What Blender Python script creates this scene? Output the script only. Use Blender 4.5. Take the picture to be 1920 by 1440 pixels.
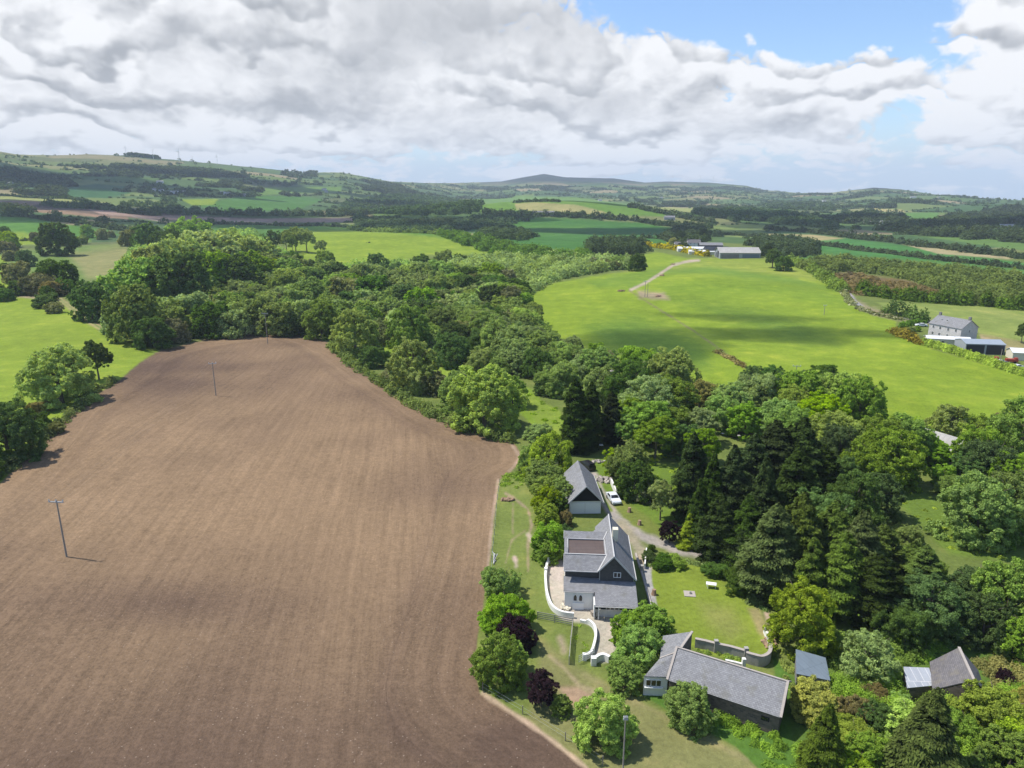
import bpy, math, random
import numpy as np
from mathutils import Vector
for o in list(bpy.data.objects): bpy.data.objects.remove(o)
SC = bpy.context.scene
COL = SC.collection
RNG = np.random.default_rng(7)
random.seed(7)
R = math.radians

# ------------------------------------------------------------------ camera
CAMH, PITCH, FPX = 60.0, R(15.22), 1331.0
cd = bpy.data.cameras.new('camera'); cam = bpy.data.objects.new('camera', cd); COL.objects.link(cam)
cam.location = (0, 0, CAMH); cam.rotation_euler = (R(90) - PITCH, 0, 0)
cd.sensor_width = 36; cd.lens = 36 * FPX / 1920; cd.clip_start = 1; cd.clip_end = 60000
SC.camera = cam
SC.view_settings.view_transform = 'Standard'; SC.view_settings.look = 'None'
SC.view_settings.exposure = 0.22; SC.view_settings.gamma = 1.0
SC.render.engine = 'CYCLES'
SC.cycles.max_bounces = 6; SC.cycles.diffuse_bounces = 3; SC.cycles.transparent_max_bounces = 8
SC.cycles.volume_bounces = 0; SC.cycles.use_denoising = True
HAZE_D = 0.00009
SC.render.resolution_x = 1024; SC.render.resolution_y = 768

# ------------------------------------------------------------------ sun
SUN_EL, SUN_AZ = R(60), R(-76)              # azimuth from +Y, clockwise positive
sd = bpy.data.lights.new('sun', 'SUN'); sun = bpy.data.objects.new('sun', sd); COL.objects.link(sun)
sd.energy = 5.0; sd.angle = R(0.55); sd.color = (1, 0.95, 0.87)
sdir = Vector((math.sin(SUN_AZ) * math.cos(SUN_EL), math.cos(SUN_AZ) * math.cos(SUN_EL), math.sin(SUN_EL)))
sun.rotation_euler = sdir.to_track_quat('Z', 'Y').to_euler(); sun.location = (0, 0, 500)

# ------------------------------------------------------------------ node helper
class NT:
    def __init__(s, nt): s.nt = nt
    def node(s, t, **kw):
        n = s.nt.nodes.new(t)
        for k, v in kw.items(): setattr(n, k, v)
        return n
    def put(s, sock, v):
        if isinstance(v, X): s.nt.links.new(v.s, sock)
        else: sock.default_value = v
    def m(s, op, a, b=0.0, c=0.0, clamp=False):
        n = s.node('ShaderNodeMath', operation=op); n.use_clamp = clamp
        for i, v in enumerate((a, b, c)): s.put(n.inputs[i], v)
        return X(s, n.outputs[0])
    def comb(s, x, y, z=0.0):
        n = s.node('ShaderNodeCombineXYZ')
        for i, v in enumerate((x, y, z)): s.put(n.inputs[i], v)
        return X(s, n.outputs[0])
    def sep(s, v):
        n = s.node('ShaderNodeSeparateXYZ'); s.put(n.inputs[0], v)
        return [X(s, o) for o in n.outputs]
    def noise(s, vec, scale, detail=3, rough=.5, dist=0., dims='3D', out=0):
        n = s.node('ShaderNodeTexNoise', noise_dimensions=dims)
        s.put(n.inputs['Vector'], vec); s.put(n.inputs['Scale'], scale)
        n.inputs['Detail'].default_value = detail; n.inputs['Roughness'].default_value = rough
        n.inputs['Distortion'].default_value = dist
        return X(s, n.outputs[out])
    def ss(s, v, a, b, lo=0., hi=1.):
        n = s.node('ShaderNodeMapRange', interpolation_type='SMOOTHSTEP')
        s.put(n.inputs[0], v)
        for i, q in enumerate((a, b, lo, hi)): s.put(n.inputs[i + 1], q)
        return X(s, n.outputs[0])
    def lin(s, v, a, b, lo=0., hi=1.):
        n = s.node('ShaderNodeMapRange'); s.put(n.inputs[0], v)
        for i, q in enumerate((a, b, lo, hi)): s.put(n.inputs[i + 1], q)
        return X(s, n.outputs[0])
    def mix(s, f, a, b, mode='MIX'):
        n = s.node('ShaderNodeMix', data_type='RGBA', blend_type=mode); s.put(n.inputs[0], f)
        for i, q in ((6, a), (7, b)):
            if isinstance(q, tuple) and len(q) == 3: q = q + (1,)
            s.put(n.inputs[i], q)
        return X(s, n.outputs[2])
    def scale(s, col, f):
        n = s.node('ShaderNodeVectorMath', operation='SCALE'); s.put(n.inputs[0], col); s.put(n.inputs['Scale'], f)
        return X(s, n.outputs[0])
    def vm(s, op, a, b):
        n = s.node('ShaderNodeVectorMath', operation=op); s.put(n.inputs[0], a); s.put(n.inputs[1], b)
        return X(s, n.outputs[0])
    def attr(s, name, out='Fac'):
        n = s.node('ShaderNodeAttribute', attribute_name=name); return X(s, n.outputs[out])
    def objco(s):
        return X(s, s.node('ShaderNodeTexCoord').outputs['Object'])
    def uv(s):
        return X(s, s.node('ShaderNodeTexCoord').outputs['UV'])
class X:
    def __init__(s, t, sock): s.t = t; s.s = sock
    def __add__(a, b): return a.t.m('ADD', a, b)
    __radd__ = __add__
    def __sub__(a, b): return a.t.m('SUBTRACT', a, b)
    def __rsub__(a, b): return a.t.m('SUBTRACT', b, a)
    def __mul__(a, b): return a.t.m('MULTIPLY', a, b)
    __rmul__ = __mul__
    def __truediv__(a, b): return a.t.m('DIVIDE', a, b)
    def __rtruediv__(a, b): return a.t.m('DIVIDE', b, a)
    def __pow__(a, b): return a.t.m('POWER', a, b)

# ------------------------------------------------------------------ pixel <-> world (photo pixels, 1920 x 1440)
CP, SP = math.cos(PITCH), math.sin(PITCH)
def ray(px, py):
    a = (px - 960) / FPX; b = (720 - py) / FPX
    return np.array([a, CP + b * SP, -SP + b * CP])
def at(px, py, z=0.0):
    d = ray(px, py); t = (z - CAMH) / d[2]
    return np.array([d[0] * t, d[1] * t, z])
def proj(x, y, z):
    dz = z - CAMH
    w = np.maximum(y * CP - dz * SP, 1e-3)
    return 960 + FPX * x / w, 720 - FPX * (y * SP + dz * CP) / w

# ------------------------------------------------------------------ world: sky and cumulus by direction
W = bpy.data.worlds.new('World'); SC.world = W; W.use_nodes = True
nt = W.node_tree; nt.nodes.clear(); T = NT(nt)
sky = T.node('ShaderNodeTexSky', sky_type='NISHITA'); sky.sun_disc = False
sky.sun_elevation = SUN_EL; sky.sun_rotation = SUN_AZ; sky.air_density = 1.0; sky.dust_density = 0.6; sky.ozone_density = 2.0
tc = T.node('ShaderNodeTexCoord'); dx, dy, dz = T.sep(X(T, tc.outputs['Generated']))
zc = T.m('MAXIMUM', dz, 0.0)
az = T.m('ARCTAN2', dx, dy)
el = T.m('ARCSINE', zc)
cu, cv = az * 0.62, T.m('LOGARITHM', el + 0.10, math.e) * 0.21
P3 = T.comb(cu, cv, 0.37)
def ae(px, py):
    d = ray(px, py); d = d / np.linalg.norm(d); return math.atan2(d[0], d[1]), math.asin(d[2])
def blob(px, py, wx, wy, amp, rot=0.):
    a0, e0 = ae(px, py); sx, sy = wx / FPX, wy / FPX
    c, s_ = math.cos(rot), math.sin(rot)
    p = (az - a0) * c + (el - e0) * s_; q = (el - e0) * c - (az - a0) * s_
    p = p / sx; q = q / sy
    g = T.m('EXPONENT', (p * p + q * q) * -1.0)
    return g * amp
warp = T.noise(P3, 14.0, 4, .6, out=1)
Pw = T.vm('ADD', P3, T.scale(T.vm('SUBTRACT', warp, (.5, .5, .5)), 0.045))
def billow(P, sc):
    return T.m('ABSOLUTE', T.noise(P, sc, 2, .5) - .5) * 2.0
def field(P, det, small=True):
    v = T.noise(P, 7.0, 2, .5) * .50 + T.noise(P, 18.0, det, .54) * .62 + billow(P, 24.0) * .42
    return v + billow(P, 55.0) * .22 if small else v
F0 = field(Pw, 8); fb = T.noise(Pw, 60.0, 5, .62)
bias = blob(560, 60, 640, 190, .34) + blob(60, 60, 260, 200, .2) + blob(1260, 130, 210, 95, .26) + blob(1500, 180, 130, 85, .24) \
     + blob(1870, 40, 130, 60, .30) + blob(1600, 180, 110, 60, .16) + blob(1890, 200, 90, 130, .18) + blob(1640,150,60,50,.12) + blob(1000, 240, 600, 60, .22) + blob(1500, 275, 500, 34, .10) + blob(250, 215, 420, 55, .16) + blob(520, 255, 220, 16, -.12) + blob(900, 290, 300, 14, -.12) + blob(430, 210, 60, 22, -.15)
bias = bias + blob(1330, 10, 190, 60, -.46, -.2) + blob(1610, 60, 130, 75, -.42) + blob(1690, 215, 110, 60, -.24) + blob(1365,175,26,26,-.3) + blob(1480, 30, 210, 55, -.25)
bias = bias + blob(1388, 35, 13, 62, .36, .65) + blob(1590, 110, 60, 22, .22) + blob(1650, 160, 90, 30, .20) + blob(1800, 215, 60, 40, .16)
ph0 = cv * 19.0 + T.noise(P3, 9.0, 4, .56) * 4.8 + az * .5
fr0 = ph0 - T.m('FLOOR', ph0)
D = F0 + (fb - .5) * .26 - T.ss(fr0, .82, .97) * (1.0 - T.ss(fr0, .97, 1.0)) * .07 + bias - .755
lowband = T.ss(el, 0.0, 0.11, 1.0, 0.0)
D = D - lowband * 0.03 + blob(500, 100, 700, 170, .14)
alpha = T.ss(D, -0.06, 0.09)
# light: compare the density with the density a little towards the sun (up and to the left)
Pl = T.vm('ADD', Pw, (-.010, .017, .004))
grad = (F0 - field(Pl, 5))
thick = T.ss(D, 0.05, 0.48)
grey = blob(860, 40, 360, 90, .85) + blob(1060, 225, 260, 38, .42) + blob(500, 140, 260, 60, .42, -.3) + blob(1500, 228, 130, 26, .36) \
     + blob(1100, 120, 60, 60, .2) + blob(60, 130, 200, 30, .16, -.3) + blob(220, 190, 330, 34, .28) + blob(1880, 55, 120, 30, .2) + blob(1120,180,140,40,.25)
ph = cv * 19.0 + T.noise(P3, 9.0, 4, .56) * 4.8 + az * .5
fr = ph - T.m('FLOOR', ph)
row = T.ss(fr, .0, .55) * (1.0 - T.ss(fr, .80, 1.0))
gk = 1.0 - T.m('MINIMUM', grey, 1.0) * .78
rmask = T.ss(T.noise(P3, 8.0, 2, .5), .36, .60)
lit = 0.86 - thick * .14 + (row - .55) * (.14 + rmask * .44) * gk + (grad * 1.45 + (fb - .5) * .10) * gk - grey * (0.50 + (F0 - .72) * .30)
lit = T.ss(lit, .10, 1.02, .30, 1.04)
cl_dark, cl_lit = (.40, .42, .452), (.89, .90, .92)
ccol = T.mix(T.lin(lit, .30, 1.0), cl_dark, cl_lit)
ccol = T.mix(lowband * .35, ccol, (.74, .80, .86))
BST = 0.10
ccol = T.scale(ccol, 1.0 / BST)
skyc = T.vm('MULTIPLY', X(T, sky.outputs[0]), (.90, 1.00, 1.14))
skyc = T.scale(skyc, 1.5)
skyc = T.mix(lowband * .8, skyc, (5.6, 7.0, 8.6))
res = T.mix(alpha * T.ss(dz, -.01, .004), skyc, ccol)
bg = T.node('ShaderNodeBackground'); T.put(bg.inputs['Color'], res); bg.inputs['Strength'].default_value = BST
wo = T.node('ShaderNodeOutputWorld'); nt.links.new(bg.outputs[0], wo.inputs['Surface'])

# ------------------------------------------------------------------ terrain
def paz(px, py=360):
    d = ray(px, py); return math.atan2(d[0], d[1])
SKY = [(-900,290),(-300,286),(0,284),(30,289),(100,291),(160,289),(240,291),(300,297),(420,308),(520,318),(560,323),(640,323),(700,334),(730,340),(800,343),(860,343),(940,340),(975,333),(1020,325.5),(1060,332),(1150,334),(1210,342),(1250,340),(1330,342),(1400,348),(1430,356),(1500,362),(1560,361),(1600,356),(1640,351.5),(1690,355),(1750,364),(1800,369),(1870,373),(1920,376),(2300,380),(2900,370)]
def _te(px, py):
    d = ray(px, py); return d[2] / math.hypot(d[0], d[1])
SK_AZ = np.array([paz(*p) for p in SKY]); SK_TE = np.array([_te(*p) for p in SKY])
def azf(pts):
    a = np.array([paz(p[0]) for p in pts]); v = np.array([p[1] for p in pts], float)
    return lambda q: np.interp(q, a, v)
r1f = azf([(0,3600),(500,3800),(740,4300),(900,6500),(1420,6500),(1520,5200),(1920,4600)])
r0f = azf([(0,1050),(600,1300),(780,1800),(920,2800),(1400,2800),(1920,2000)])
HILLS = [(1330,545,7,150,100),(680,452,11,190,130),(120,440,6,150,100),(700,580,-3.5,120,110),(1800,620,2,90,80)]
HC = [(at(h[0], h[1]), h[2], h[3], h[4]) for h in HILLS]
_m = ray(1010, 380); _m = _m / math.hypot(_m[0], _m[1])
HC.append((_m * 1600, 37, 330, 210))
YARD = (14.0, 88.0)
def Z(x, y):
    x = np.asarray(x, float); y = np.asarray(y, float)
    r = np.hypot(x, y); a = np.arctan2(x, y)
    z = np.zeros_like(r)
    for c, h, sx, sy in HC:
        z = z + h * np.exp(-((x - c[0]) / sx) ** 2 - ((y - c[1]) / sy) ** 2)
    fl = np.clip((np.hypot(x - YARD[0], y - YARD[1]) - 45) / 90, 0, 1)
    z = z * fl + fl * (0.7 * np.sin(x / 31 + 1) * np.sin(y / 43 + .5) + .35 * np.sin(x / 13 + y / 19))
    f2 = np.clip((r - 500) / 900, 0, 1)
    z = z + f2 * (5 * np.sin(x / 290 + .7) * np.sin(y / 240) + 2.2 * np.sin(x / 97 + y / 130))
    r1 = r1f(a); r0 = r0f(a); te = np.interp(a, SK_AZ, SK_TE)
    s = np.clip((r - r0) / (r1 - r0), 0, 1)
    top = CAMH + r1 * te
    rel = 1 - s ** 6
    und = (9 * np.sin(x / 240 + 2) * np.sin(y / 330 + 1) + 7 * np.sin(x / 130 + y / 410 + 3) + 4 * np.sin(x / 75 - y / 90)) * np.sin(np.pi * np.clip(s, 0, 1)) ** .7
    zz = z * (1 - s) + top * s ** 1.35 + und * rel
    zz = zz - np.clip(r - r1, 0, 1200) * .12
    return zz
_T = np.concatenate([np.linspace(30, 900, 1200), np.geomspace(901, 12000, 2200)])
def G(px, py, up=0.0):
    """ground point seen at a photo pixel"""
    d = ray(px, py); d = d / np.linalg.norm(d)
    X_, Y_, Z_ = d[0] * _T, d[1] * _T, CAMH + d[2] * _T
    h = Z_ - Z(X_, Y_) - up
    i = np.argmax(h < 0)
    if h[i] >= 0: i = len(_T) - 1
    j = max(i - 1, 0)
    w = h[j] / (h[j] - h[i]) if h[j] > 0 and h[i] < 0 else 0
    t = _T[j] + (_T[i] - _T[j]) * w
    x, y = d[0] * t, d[1] * t
    return np.array([x, y, float(Z(x, y))])

def sdf(poly, X_, Y_):
    """signed distance to a polygon, positive inside"""
    P = np.array(poly, float); Q = np.roll(P, -1, 0)
    d2 = np.full(X_.shape, 1e18); ins = np.zeros(X_.shape, bool)
    for (x0, y0), (x1, y1) in zip(P, Q):
        ex, ey = x1 - x0, y1 - y0
        t = np.clip(((X_ - x0) * ex + (Y_ - y0) * ey) / (ex * ex + ey * ey + 1e-9), 0, 1)
        d2 = np.minimum(d2, (X_ - x0 - t * ex) ** 2 + (Y_ - y0 - t * ey) ** 2)
        if y0 != y1:
            c = ((y0 > Y_) != (y1 > Y_)) & (X_ < (x1 - x0) * (Y_ - y0) / (y1 - y0) + x0)
            ins ^= c
    d = np.sqrt(d2); return np.where(ins, d, -d)
def pdist(line, X_, Y_):
    d2 = np.full(X_.shape, 1e18)
    for (x0, y0), (x1, y1) in zip(line[:-1], line[1:]):
        ex, ey = x1 - x0, y1 - y0
        t = np.clip(((X_ - x0) * ex + (Y_ - y0) * ey) / (ex * ex + ey * ey + 1e-9), 0, 1)
        d2 = np.minimum(d2, (X_ - x0 - t * ex) ** 2 + (Y_ - y0 - t * ey) ** 2)
    return np.sqrt(d2)
def vnoise(x, y, s, seed=0):
    x = x / s + seed * 17.3; y = y / s + seed * 9.1
    xi = np.floor(x).astype(int); yi = np.floor(y).astype(int); fx = x - xi; fy = y - yi
    fx = fx * fx * (3 - 2 * fx); fy = fy * fy * (3 - 2 * fy)
    def h(a, b):
        n = np.sin(a * 127.1 + b * 311.7 + seed * 74.7) * 43758.5453; return n - np.floor(n)
    return (h(xi, yi) * (1 - fx) + h(xi + 1, yi) * fx) * (1 - fy) + (h(xi, yi + 1) * (1 - fx) + h(xi + 1, yi + 1) * fx) * fy
# far quilt of fields: jittered cells
CELL = 235.0
def _jit(ix, iy):
    a = np.sin(ix * 12.9898 + iy * 78.233) * 43758.5453; b = np.sin(ix * 39.346 + iy * 11.135) * 24634.6345
    return a - np.floor(a), b - np.floor(b)
def quilt(x, y):
    u = x * .94 + y * .34; v = -x * .34 + y * .94
    u = u + 40 * np.sin(v / 400); v = v * 1.25
    iu = np.floor(u / CELL); iv = np.floor(v / CELL)
    best = np.full(u.shape, 1e18); sec = np.full(u.shape, 1e18); bid = np.zeros(u.shape)
    for di in (-1, 0, 1):
        for dj in (-1, 0, 1):
            a, b = _jit(iu + di, iv + dj)
            cx = (iu + di + .15 + .7 * a) * CELL; cy = (iv + dj + .15 + .7 * b) * CELL
            d = np.maximum(np.abs(u - cx), np.abs(v - cy)) + .35 * np.hypot(u - cx, v - cy)
            nb = d < best
            sec = np.where(nb, best, np.minimum(sec, d))
            bid = np.where(nb, (iu + di) * 57.0 + (iv + dj) * 131.0, bid); best = np.where(nb, d, best)
    h = np.sin(bid * 3.77) * 9631.7; return h - np.floor(h), sec - best

# fields drawn on the photograph (pixel outlines): outline, albedo (some with shade of clouds painted in), edge softness px
MEAD = (.165, .235, .020); RICH = (.085, .165, .018); PALE = (.22, .245, .07); TAN = (.30, .25, .13); BROWN = (.218, .147, .086)
DKG = (.040, .105, .022); ROUGH = (.115, .15, .035); DRY = (.20, .20, .075); SCRUB = (.10, .095, .035); BARE = (.30, .21, .135); GRAVEL = (.30, .27, .23)
SOILP = [(-120,990),(0,905),(60,850),(110,795),(170,745),(225,712),(262,680),(300,657),(400,633),(470,624),(520,618),(560,621),(610,640),(655,672),(700,705),(760,742),(820,777),(870,797),(930,815),(962,828),(977,850),(972,872),(948,890),(932,905),(925,960),(920,1010),(913,1080),(905,1140),(893,1210),(888,1250),(900,1300),(985,1352),(1040,1392),(1100,1440),(1300,1640),(1300,2600),(-900,2600),(-900,1500)]
FIELDS = [
 ([(-700,372),(-300,366),(0,371),(150,385),(240,400),(240,412),(0,392),(-700,392)], BROWN, 1.5, 0),
 ([(90,372),(240,390),(350,404),(480,408),(520,416),(300,414),(180,402),(60,388)], (.10,.075,.05), 2.5, 0),
 ([(150,387),(300,403),(460,410),(660,408),(668,416),(480,420),(300,411),(190,402)], (.27,.19,.14), 1.5, 0),
 ([(-700,362),(0,363),(110,370),(200,380),(200,386),(60,376),(-700,374)], PALE, 1.2, 0),
 ([(120,352),(180,345),(235,350),(245,362),(200,372),(120,368)], (.035,.10,.03), 1.2, 0),
 ([(370,385),(460,366),(560,368),(610,374),(560,392),(480,397),(400,396)], (.055,.14,.022), 1.2, 0),
 ([(340,374),(410,373),(400,384),(360,385)], MEAD, 1.2, 0),
 ([(500,352),(640,350),(640,360),(480,366)], (.10,.18,.03), 1.2, 0),
 ([(550,398),(640,392),(700,402),(700,408),(600,406)], SCRUB, 2, 0),
 ([(700,400),(760,398),(860,408),(700,410)], (.09,.15,.03), 1.5, 0),
 ([(-700,400),(0,400),(60,408),(120,420),(200,432),(225,440),(150,452),(60,447),(-700,440)], (.065,.16,.02), 2, 0),
 ([(-700,425),(0,432),(130,444),(170,452),(100,460),(-700,450)], MEAD, 4, 0),
 ([(-700,520),(60,470),(140,462),(280,458),(240,490),(205,525),(150,530),(100,528),(0,480)], (.105,.165,.035), 4, 0),
 ([(130,478),(235,460),(250,480),(205,522),(165,522)], DRY, 12, 0),
 ([(-700,480),(0,478),(20,500),(30,540),(-700,560)], MEAD, 2, 0),
 ([(-900,575),(-100,556),(40,556),(110,565),(150,592),(205,625),(245,640),(300,657),(262,680),(225,712),(170,745),(110,795),(60,850),(0,905),(-120,990),(-900,1400)], (.17,.235,.024), 2.5, 0),
 ([(400,421),(560,418),(700,423),(760,440),(560,450),(400,440)], (.055,.135,.02), 4, 0),
 ([(545,452),(560,436),(640,428),(730,429),(850,441),(945,465),(930,478),(800,478),(740,492),(690,508),(640,495),(560,490),(530,480)], MEAD, 3, 0),
 ([(560,430),(700,424),(860,440),(960,466),(930,470),(840,447),(700,432)], (.075,.16,.02), 4, 0),
 ([(880,374),(960,367),(1080,370),(1200,386),(1330,402),(1300,408),(1140,403),(900,398)], (.10,.19,.025), 1.5, 0),
 ([(965,382),(1000,379),(1080,384),(1130,396),(1150,403),(1060,402),(968,393)], (.25,.24,.09), 1.2, 0),
 ([(1190,386),(1330,392),(1290,400),(1230,396)], PALE, 1.5, 0),
 ([(860,412),(900,409),(1000,408),(1200,417),(1290,432),(1300,445),(1255,462),(1120,462),(1060,470),(960,458),(900,436),(840,425)], (.045,.13,.022), 2.5, 0),
 ([(880,428),(980,418),(1120,426),(1060,440),(960,440)], (.06,.15,.02), 8, 0),
 ([(1290,422),(1420,432),(1450,441),(1400,446),(1300,440)], (.15,.20,.05), 1.2, 0),
 ([(1440,438),(1520,440),(1585,447),(1550,456),(1500,452),(1445,445)], (.26,.23,.10), 1.2, 0),
 ([(1585,447),(1690,460),(1920,493),(2600,560),(2600,600),(1920,506),(1700,490),(1560,480),(1490,462),(1500,455)], (.05,.15,.03), 2, 0),
 ([(1440,462),(1600,478),(1920,503),(2600,580),(2600,620),(1920,520),(1700,500),(1540,492),(1430,480)], (.07,.15,.03), 3, 0),
 ([(1688,457),(1780,464),(1912,483),(1890,486),(1760,476)], (.27,.24,.12), 1.2, 0),
 ([(1560,425),(1700,440),(1920,470),(2600,530),(2600,500),(1920,450),(1700,430)], (.09,.16,.035), 1.2, 0),
 ([(1690,400),(1760,398),(1758,420),(1700,420)], (.085,.18,.03), 1.0, 0),
 ([(1630,390),(1690,393),(1700,398),(1650,398)], (.30,.27,.10), 1.0, 0),
 ([(1540,508),(1600,512),(1700,525),(1770,545),(1700,552),(1620,548),(1560,520)], (.13,.095,.04), 4, 0),
 ([(1640,566),(1760,570),(1920,577),(2600,600),(2600,760),(1920,655),(1850,640),(1830,618),(1745,600),(1690,590)], (.17,.215,.05), 2, 0),
 ([(1835,625),(1920,640),(2300,690),(2300,720),(1920,665),(1850,655)], (.22,.20,.08), 2, 0),
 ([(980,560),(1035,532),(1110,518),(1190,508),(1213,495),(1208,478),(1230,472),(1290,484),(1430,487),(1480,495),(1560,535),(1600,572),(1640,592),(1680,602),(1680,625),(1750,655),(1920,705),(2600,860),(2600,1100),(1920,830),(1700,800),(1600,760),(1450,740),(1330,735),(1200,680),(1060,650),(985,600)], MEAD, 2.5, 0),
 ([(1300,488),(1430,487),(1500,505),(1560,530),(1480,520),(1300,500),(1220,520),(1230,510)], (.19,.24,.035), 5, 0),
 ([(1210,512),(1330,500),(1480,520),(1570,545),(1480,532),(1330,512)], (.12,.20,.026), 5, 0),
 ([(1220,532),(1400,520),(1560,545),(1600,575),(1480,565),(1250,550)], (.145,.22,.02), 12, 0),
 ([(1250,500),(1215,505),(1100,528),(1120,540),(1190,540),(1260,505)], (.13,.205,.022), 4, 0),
 ([(1260,560),(1340,570),(1450,590),(1540,620),(1570,645),(1500,645),(1420,618),(1340,590)], (.10,.165,.020), 22, 0),  # shadow of clouds on the meadow, painted as darker grass
 ([(1100,610),(1190,595),(1260,620),(1330,650),(1330,690),(1220,680),(1130,650)], (.090,.16,.02), 24, 0),  # second shadow patch from clouds, painted into the grass colour
 ([(1195,545),(1245,550),(1255,562),(1200,560)], (.24,.20,.12), 6, 0),
 ([(680,640),(760,650),(900,700),(1000,730),(1040,790),(1060,830),(1000,800),(940,740),(820,700),(720,665)], (.15,.225,.024), 3, 0),
 ([(980,735),(1050,770),(1075,840),(1030,830),(990,770)], (.165,.23,.03), 3, 0),
 ([(1640,890),(1700,905),(1800,960),(1920,1020),(2200,1150),(1920,1060),(1780,1040),(1700,960)], (.115,.175,.028), 6, 0),
 ([(935,895),(985,880),(1090,880),(1070,960),(1060,1010),(1030,1050),(1020,1100),(1035,1140),(1075,1160),(1110,1190),(1120,1240),(1180,1290),(1250,1340),(1440,1430),(1500,1500),(1200,1560),(1100,1440),(985,1352),(900,1300),(888,1250),(893,1210),(913,1080),(925,960)], (.135,.17,.04), 2, 0),
 ([(1120,860),(1270,870),(1290,960),(1260,1010),(1170,985),(1110,900)], (.11,.17,.024), 5, 0),
 ([(1130,935),(1160,930),(1240,990),(1255,1000),(1230,1020),(1150,985),(1130,960)], (.14,.17,.035), 5, 0),
 ([(1205,1062),(1290,1058),(1370,1070),(1400,1080),(1425,1140),(1445,1200),(1450,1225),(1400,1245),(1330,1228),(1300,1215),(1260,1190),(1235,1150),(1215,1110)], (.165,.215,.028), 2.5, 0),
 ([(1310,1130),(1370,1140),(1400,1180),(1370,1200),(1330,1170)], (.185,.205,.05), 20, 0),
 ([(1400,1140),(1425,1135),(1445,1190),(1440,1200),(1420,1185)], (.24,.21,.09), 6, 0),
 ([(1010,1195),(1060,1235),(1150,1292),(1250,1345),(1440,1430),(1520,1500),(1200,1560),(1100,1440),(985,1352),(1010,1300)], (.175,.175,.065), 12, 0),
 ([(1050,1290),(1085,1285),(1110,1300),(1100,1325),(1070,1320)], BARE, 7, 0),
 ([(1450,1230),(1490,1270),(1480,1300),(1510,1420),(1560,1460),(1440,1460),(1380,1400),(1250,1330),(1200,1300),(1290,1300),(1460,1380)], (.07,.14,.022), 3, 0),
 ([(1500,1180),(1900,1180),(2300,1500),(1500,1600),(1480,1300)], (.075,.13,.022), 6, 0),
]
# worn or surfaced strips: centre line, half width px, albedo, softness
STRIPS = [
 ([(0,552),(60,557),(115,563)], 2.5, (.26,.22,.13), 2),
 ([(108,558),(150,590),(190,616),(222,632)], 4.2, (.30,.25,.12), 3),
 ([(108,558),(150,590),(190,616),(222,632)], 1.2, (.13,.18,.04), 1),
 ([(1310,488),(1290,490),(1262,497),(1235,515),(1210,531),(1182,544)], 2.4, (.33,.28,.20), 1.2),
 ([(1180,545),(1300,620),(1400,690)], 1.3, (.16,.16,.06), 1.5),
 ([(0,377),(60,380),(140,388)], 1.5, (.2,.14,.1), 1.5),
 ([(250,405),(330,420),(350,422),(380,414),(500,415)], 1.2, (.25,.2,.16), 1),
 ([(1575,538),(1600,565),(1640,585),(1690,596),(1740,602)], 5, (.22,.19,.11), 4),
 ([(1590,548),(1604,566),(1615,575)], 3.2, (.24,.235,.23), 1.2),
 ([(1696,596),(1725,601),(1760,606)], 2.6, (.26,.25,.24), 1),
 ([(1113,893),(1126,925),(1142,955),(1160,975),(1180,993),(1215,1010),(1260,1026),(1330,1044),(1390,1058),(1425,1085)], 8.5, GRAVEL, 3.5),
 ([(1116,897),(1130,930),(1146,958)], 2.5, (.12,.17,.03), 2),
 ([(1165,985),(1200,1030),(1212,1062)], 11, (.27,.24,.16), 5),
 ([(1045,1065),(1040,1085),(1045,1110),(1060,1145),(1100,1152),(1125,1165),(1137,1190),(1133,1225)], 17, (.36,.325,.26), 3),
 ([(1090,1145),(1150,1160),(1140,1225)], 14, (.37,.335,.26), 4),
 ([(948,925),(968,937),(990,955),(997,985),(990,1010),(990,1070)], 1.6, (.25,.20,.12), 2.5),
 ([(962,945),(961,990),(962,1000)], .9, (.22,.19,.10), 2),
 ([(985,995),(960,1012),(948,1055)], 1.0, (.24,.20,.11), 2),
 ([(990,1003),(998,1012)], 4, (.4,.32,.24), 3),
 ([(965,1045),(968,1060)], 3, (.36,.29,.23), 3),
 ([(1030,1230),(1060,1255),(1085,1285),(1120,1300)], 3.2, (.28,.23,.13), 4),
 ([(1095,1265),(1160,1300),(1250,1345),(1400,1425)], 3, (.22,.2,.09), 6),
 ([(1050,1195),(1058,1220)], 5, (.28,.23,.15), 6),
 ([(905,1300),(985,1352),(1040,1392),(1100,1440)], 4.5, (.36,.27,.18), 3),
 ([(913,1080),(925,960),(934,900)], 2.6, (.30,.22,.15), 2),
 ([(960,835),(976,858),(955,884)], 2.6, (.30,.22,.15), 2),
 ([(1437,1150),(1447,1185),(1450,1200)], 4, (.36,.27,.19), 3),
 ([(1840,632),(1920,660)], 1.8, (.28,.23,.14), 2),
 ([(1213,1060),(1216,1090),(1226,1140)], 7, (.30,.29,.27), 1.5),
]
def smoothline(pts, k=5):
    P = np.array(pts, float); n = len(P); out = []
    for i in range(n - 1):
        p0, p1, p2, p3 = P[max(i - 1, 0)], P[i], P[i + 1], P[min(i + 2, n - 1)]
        for j in range(k):
            t = j / k; out.append(.5 * ((2 * p1) + (-p0 + p2) * t + (2 * p0 - 5 * p1 + 4 * p2 - p3) * t * t + (-p0 + 3 * p1 - 3 * p2 + p3) * t ** 3))
    out.append(P[-1]); return [tuple(q) for q in out]
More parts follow.
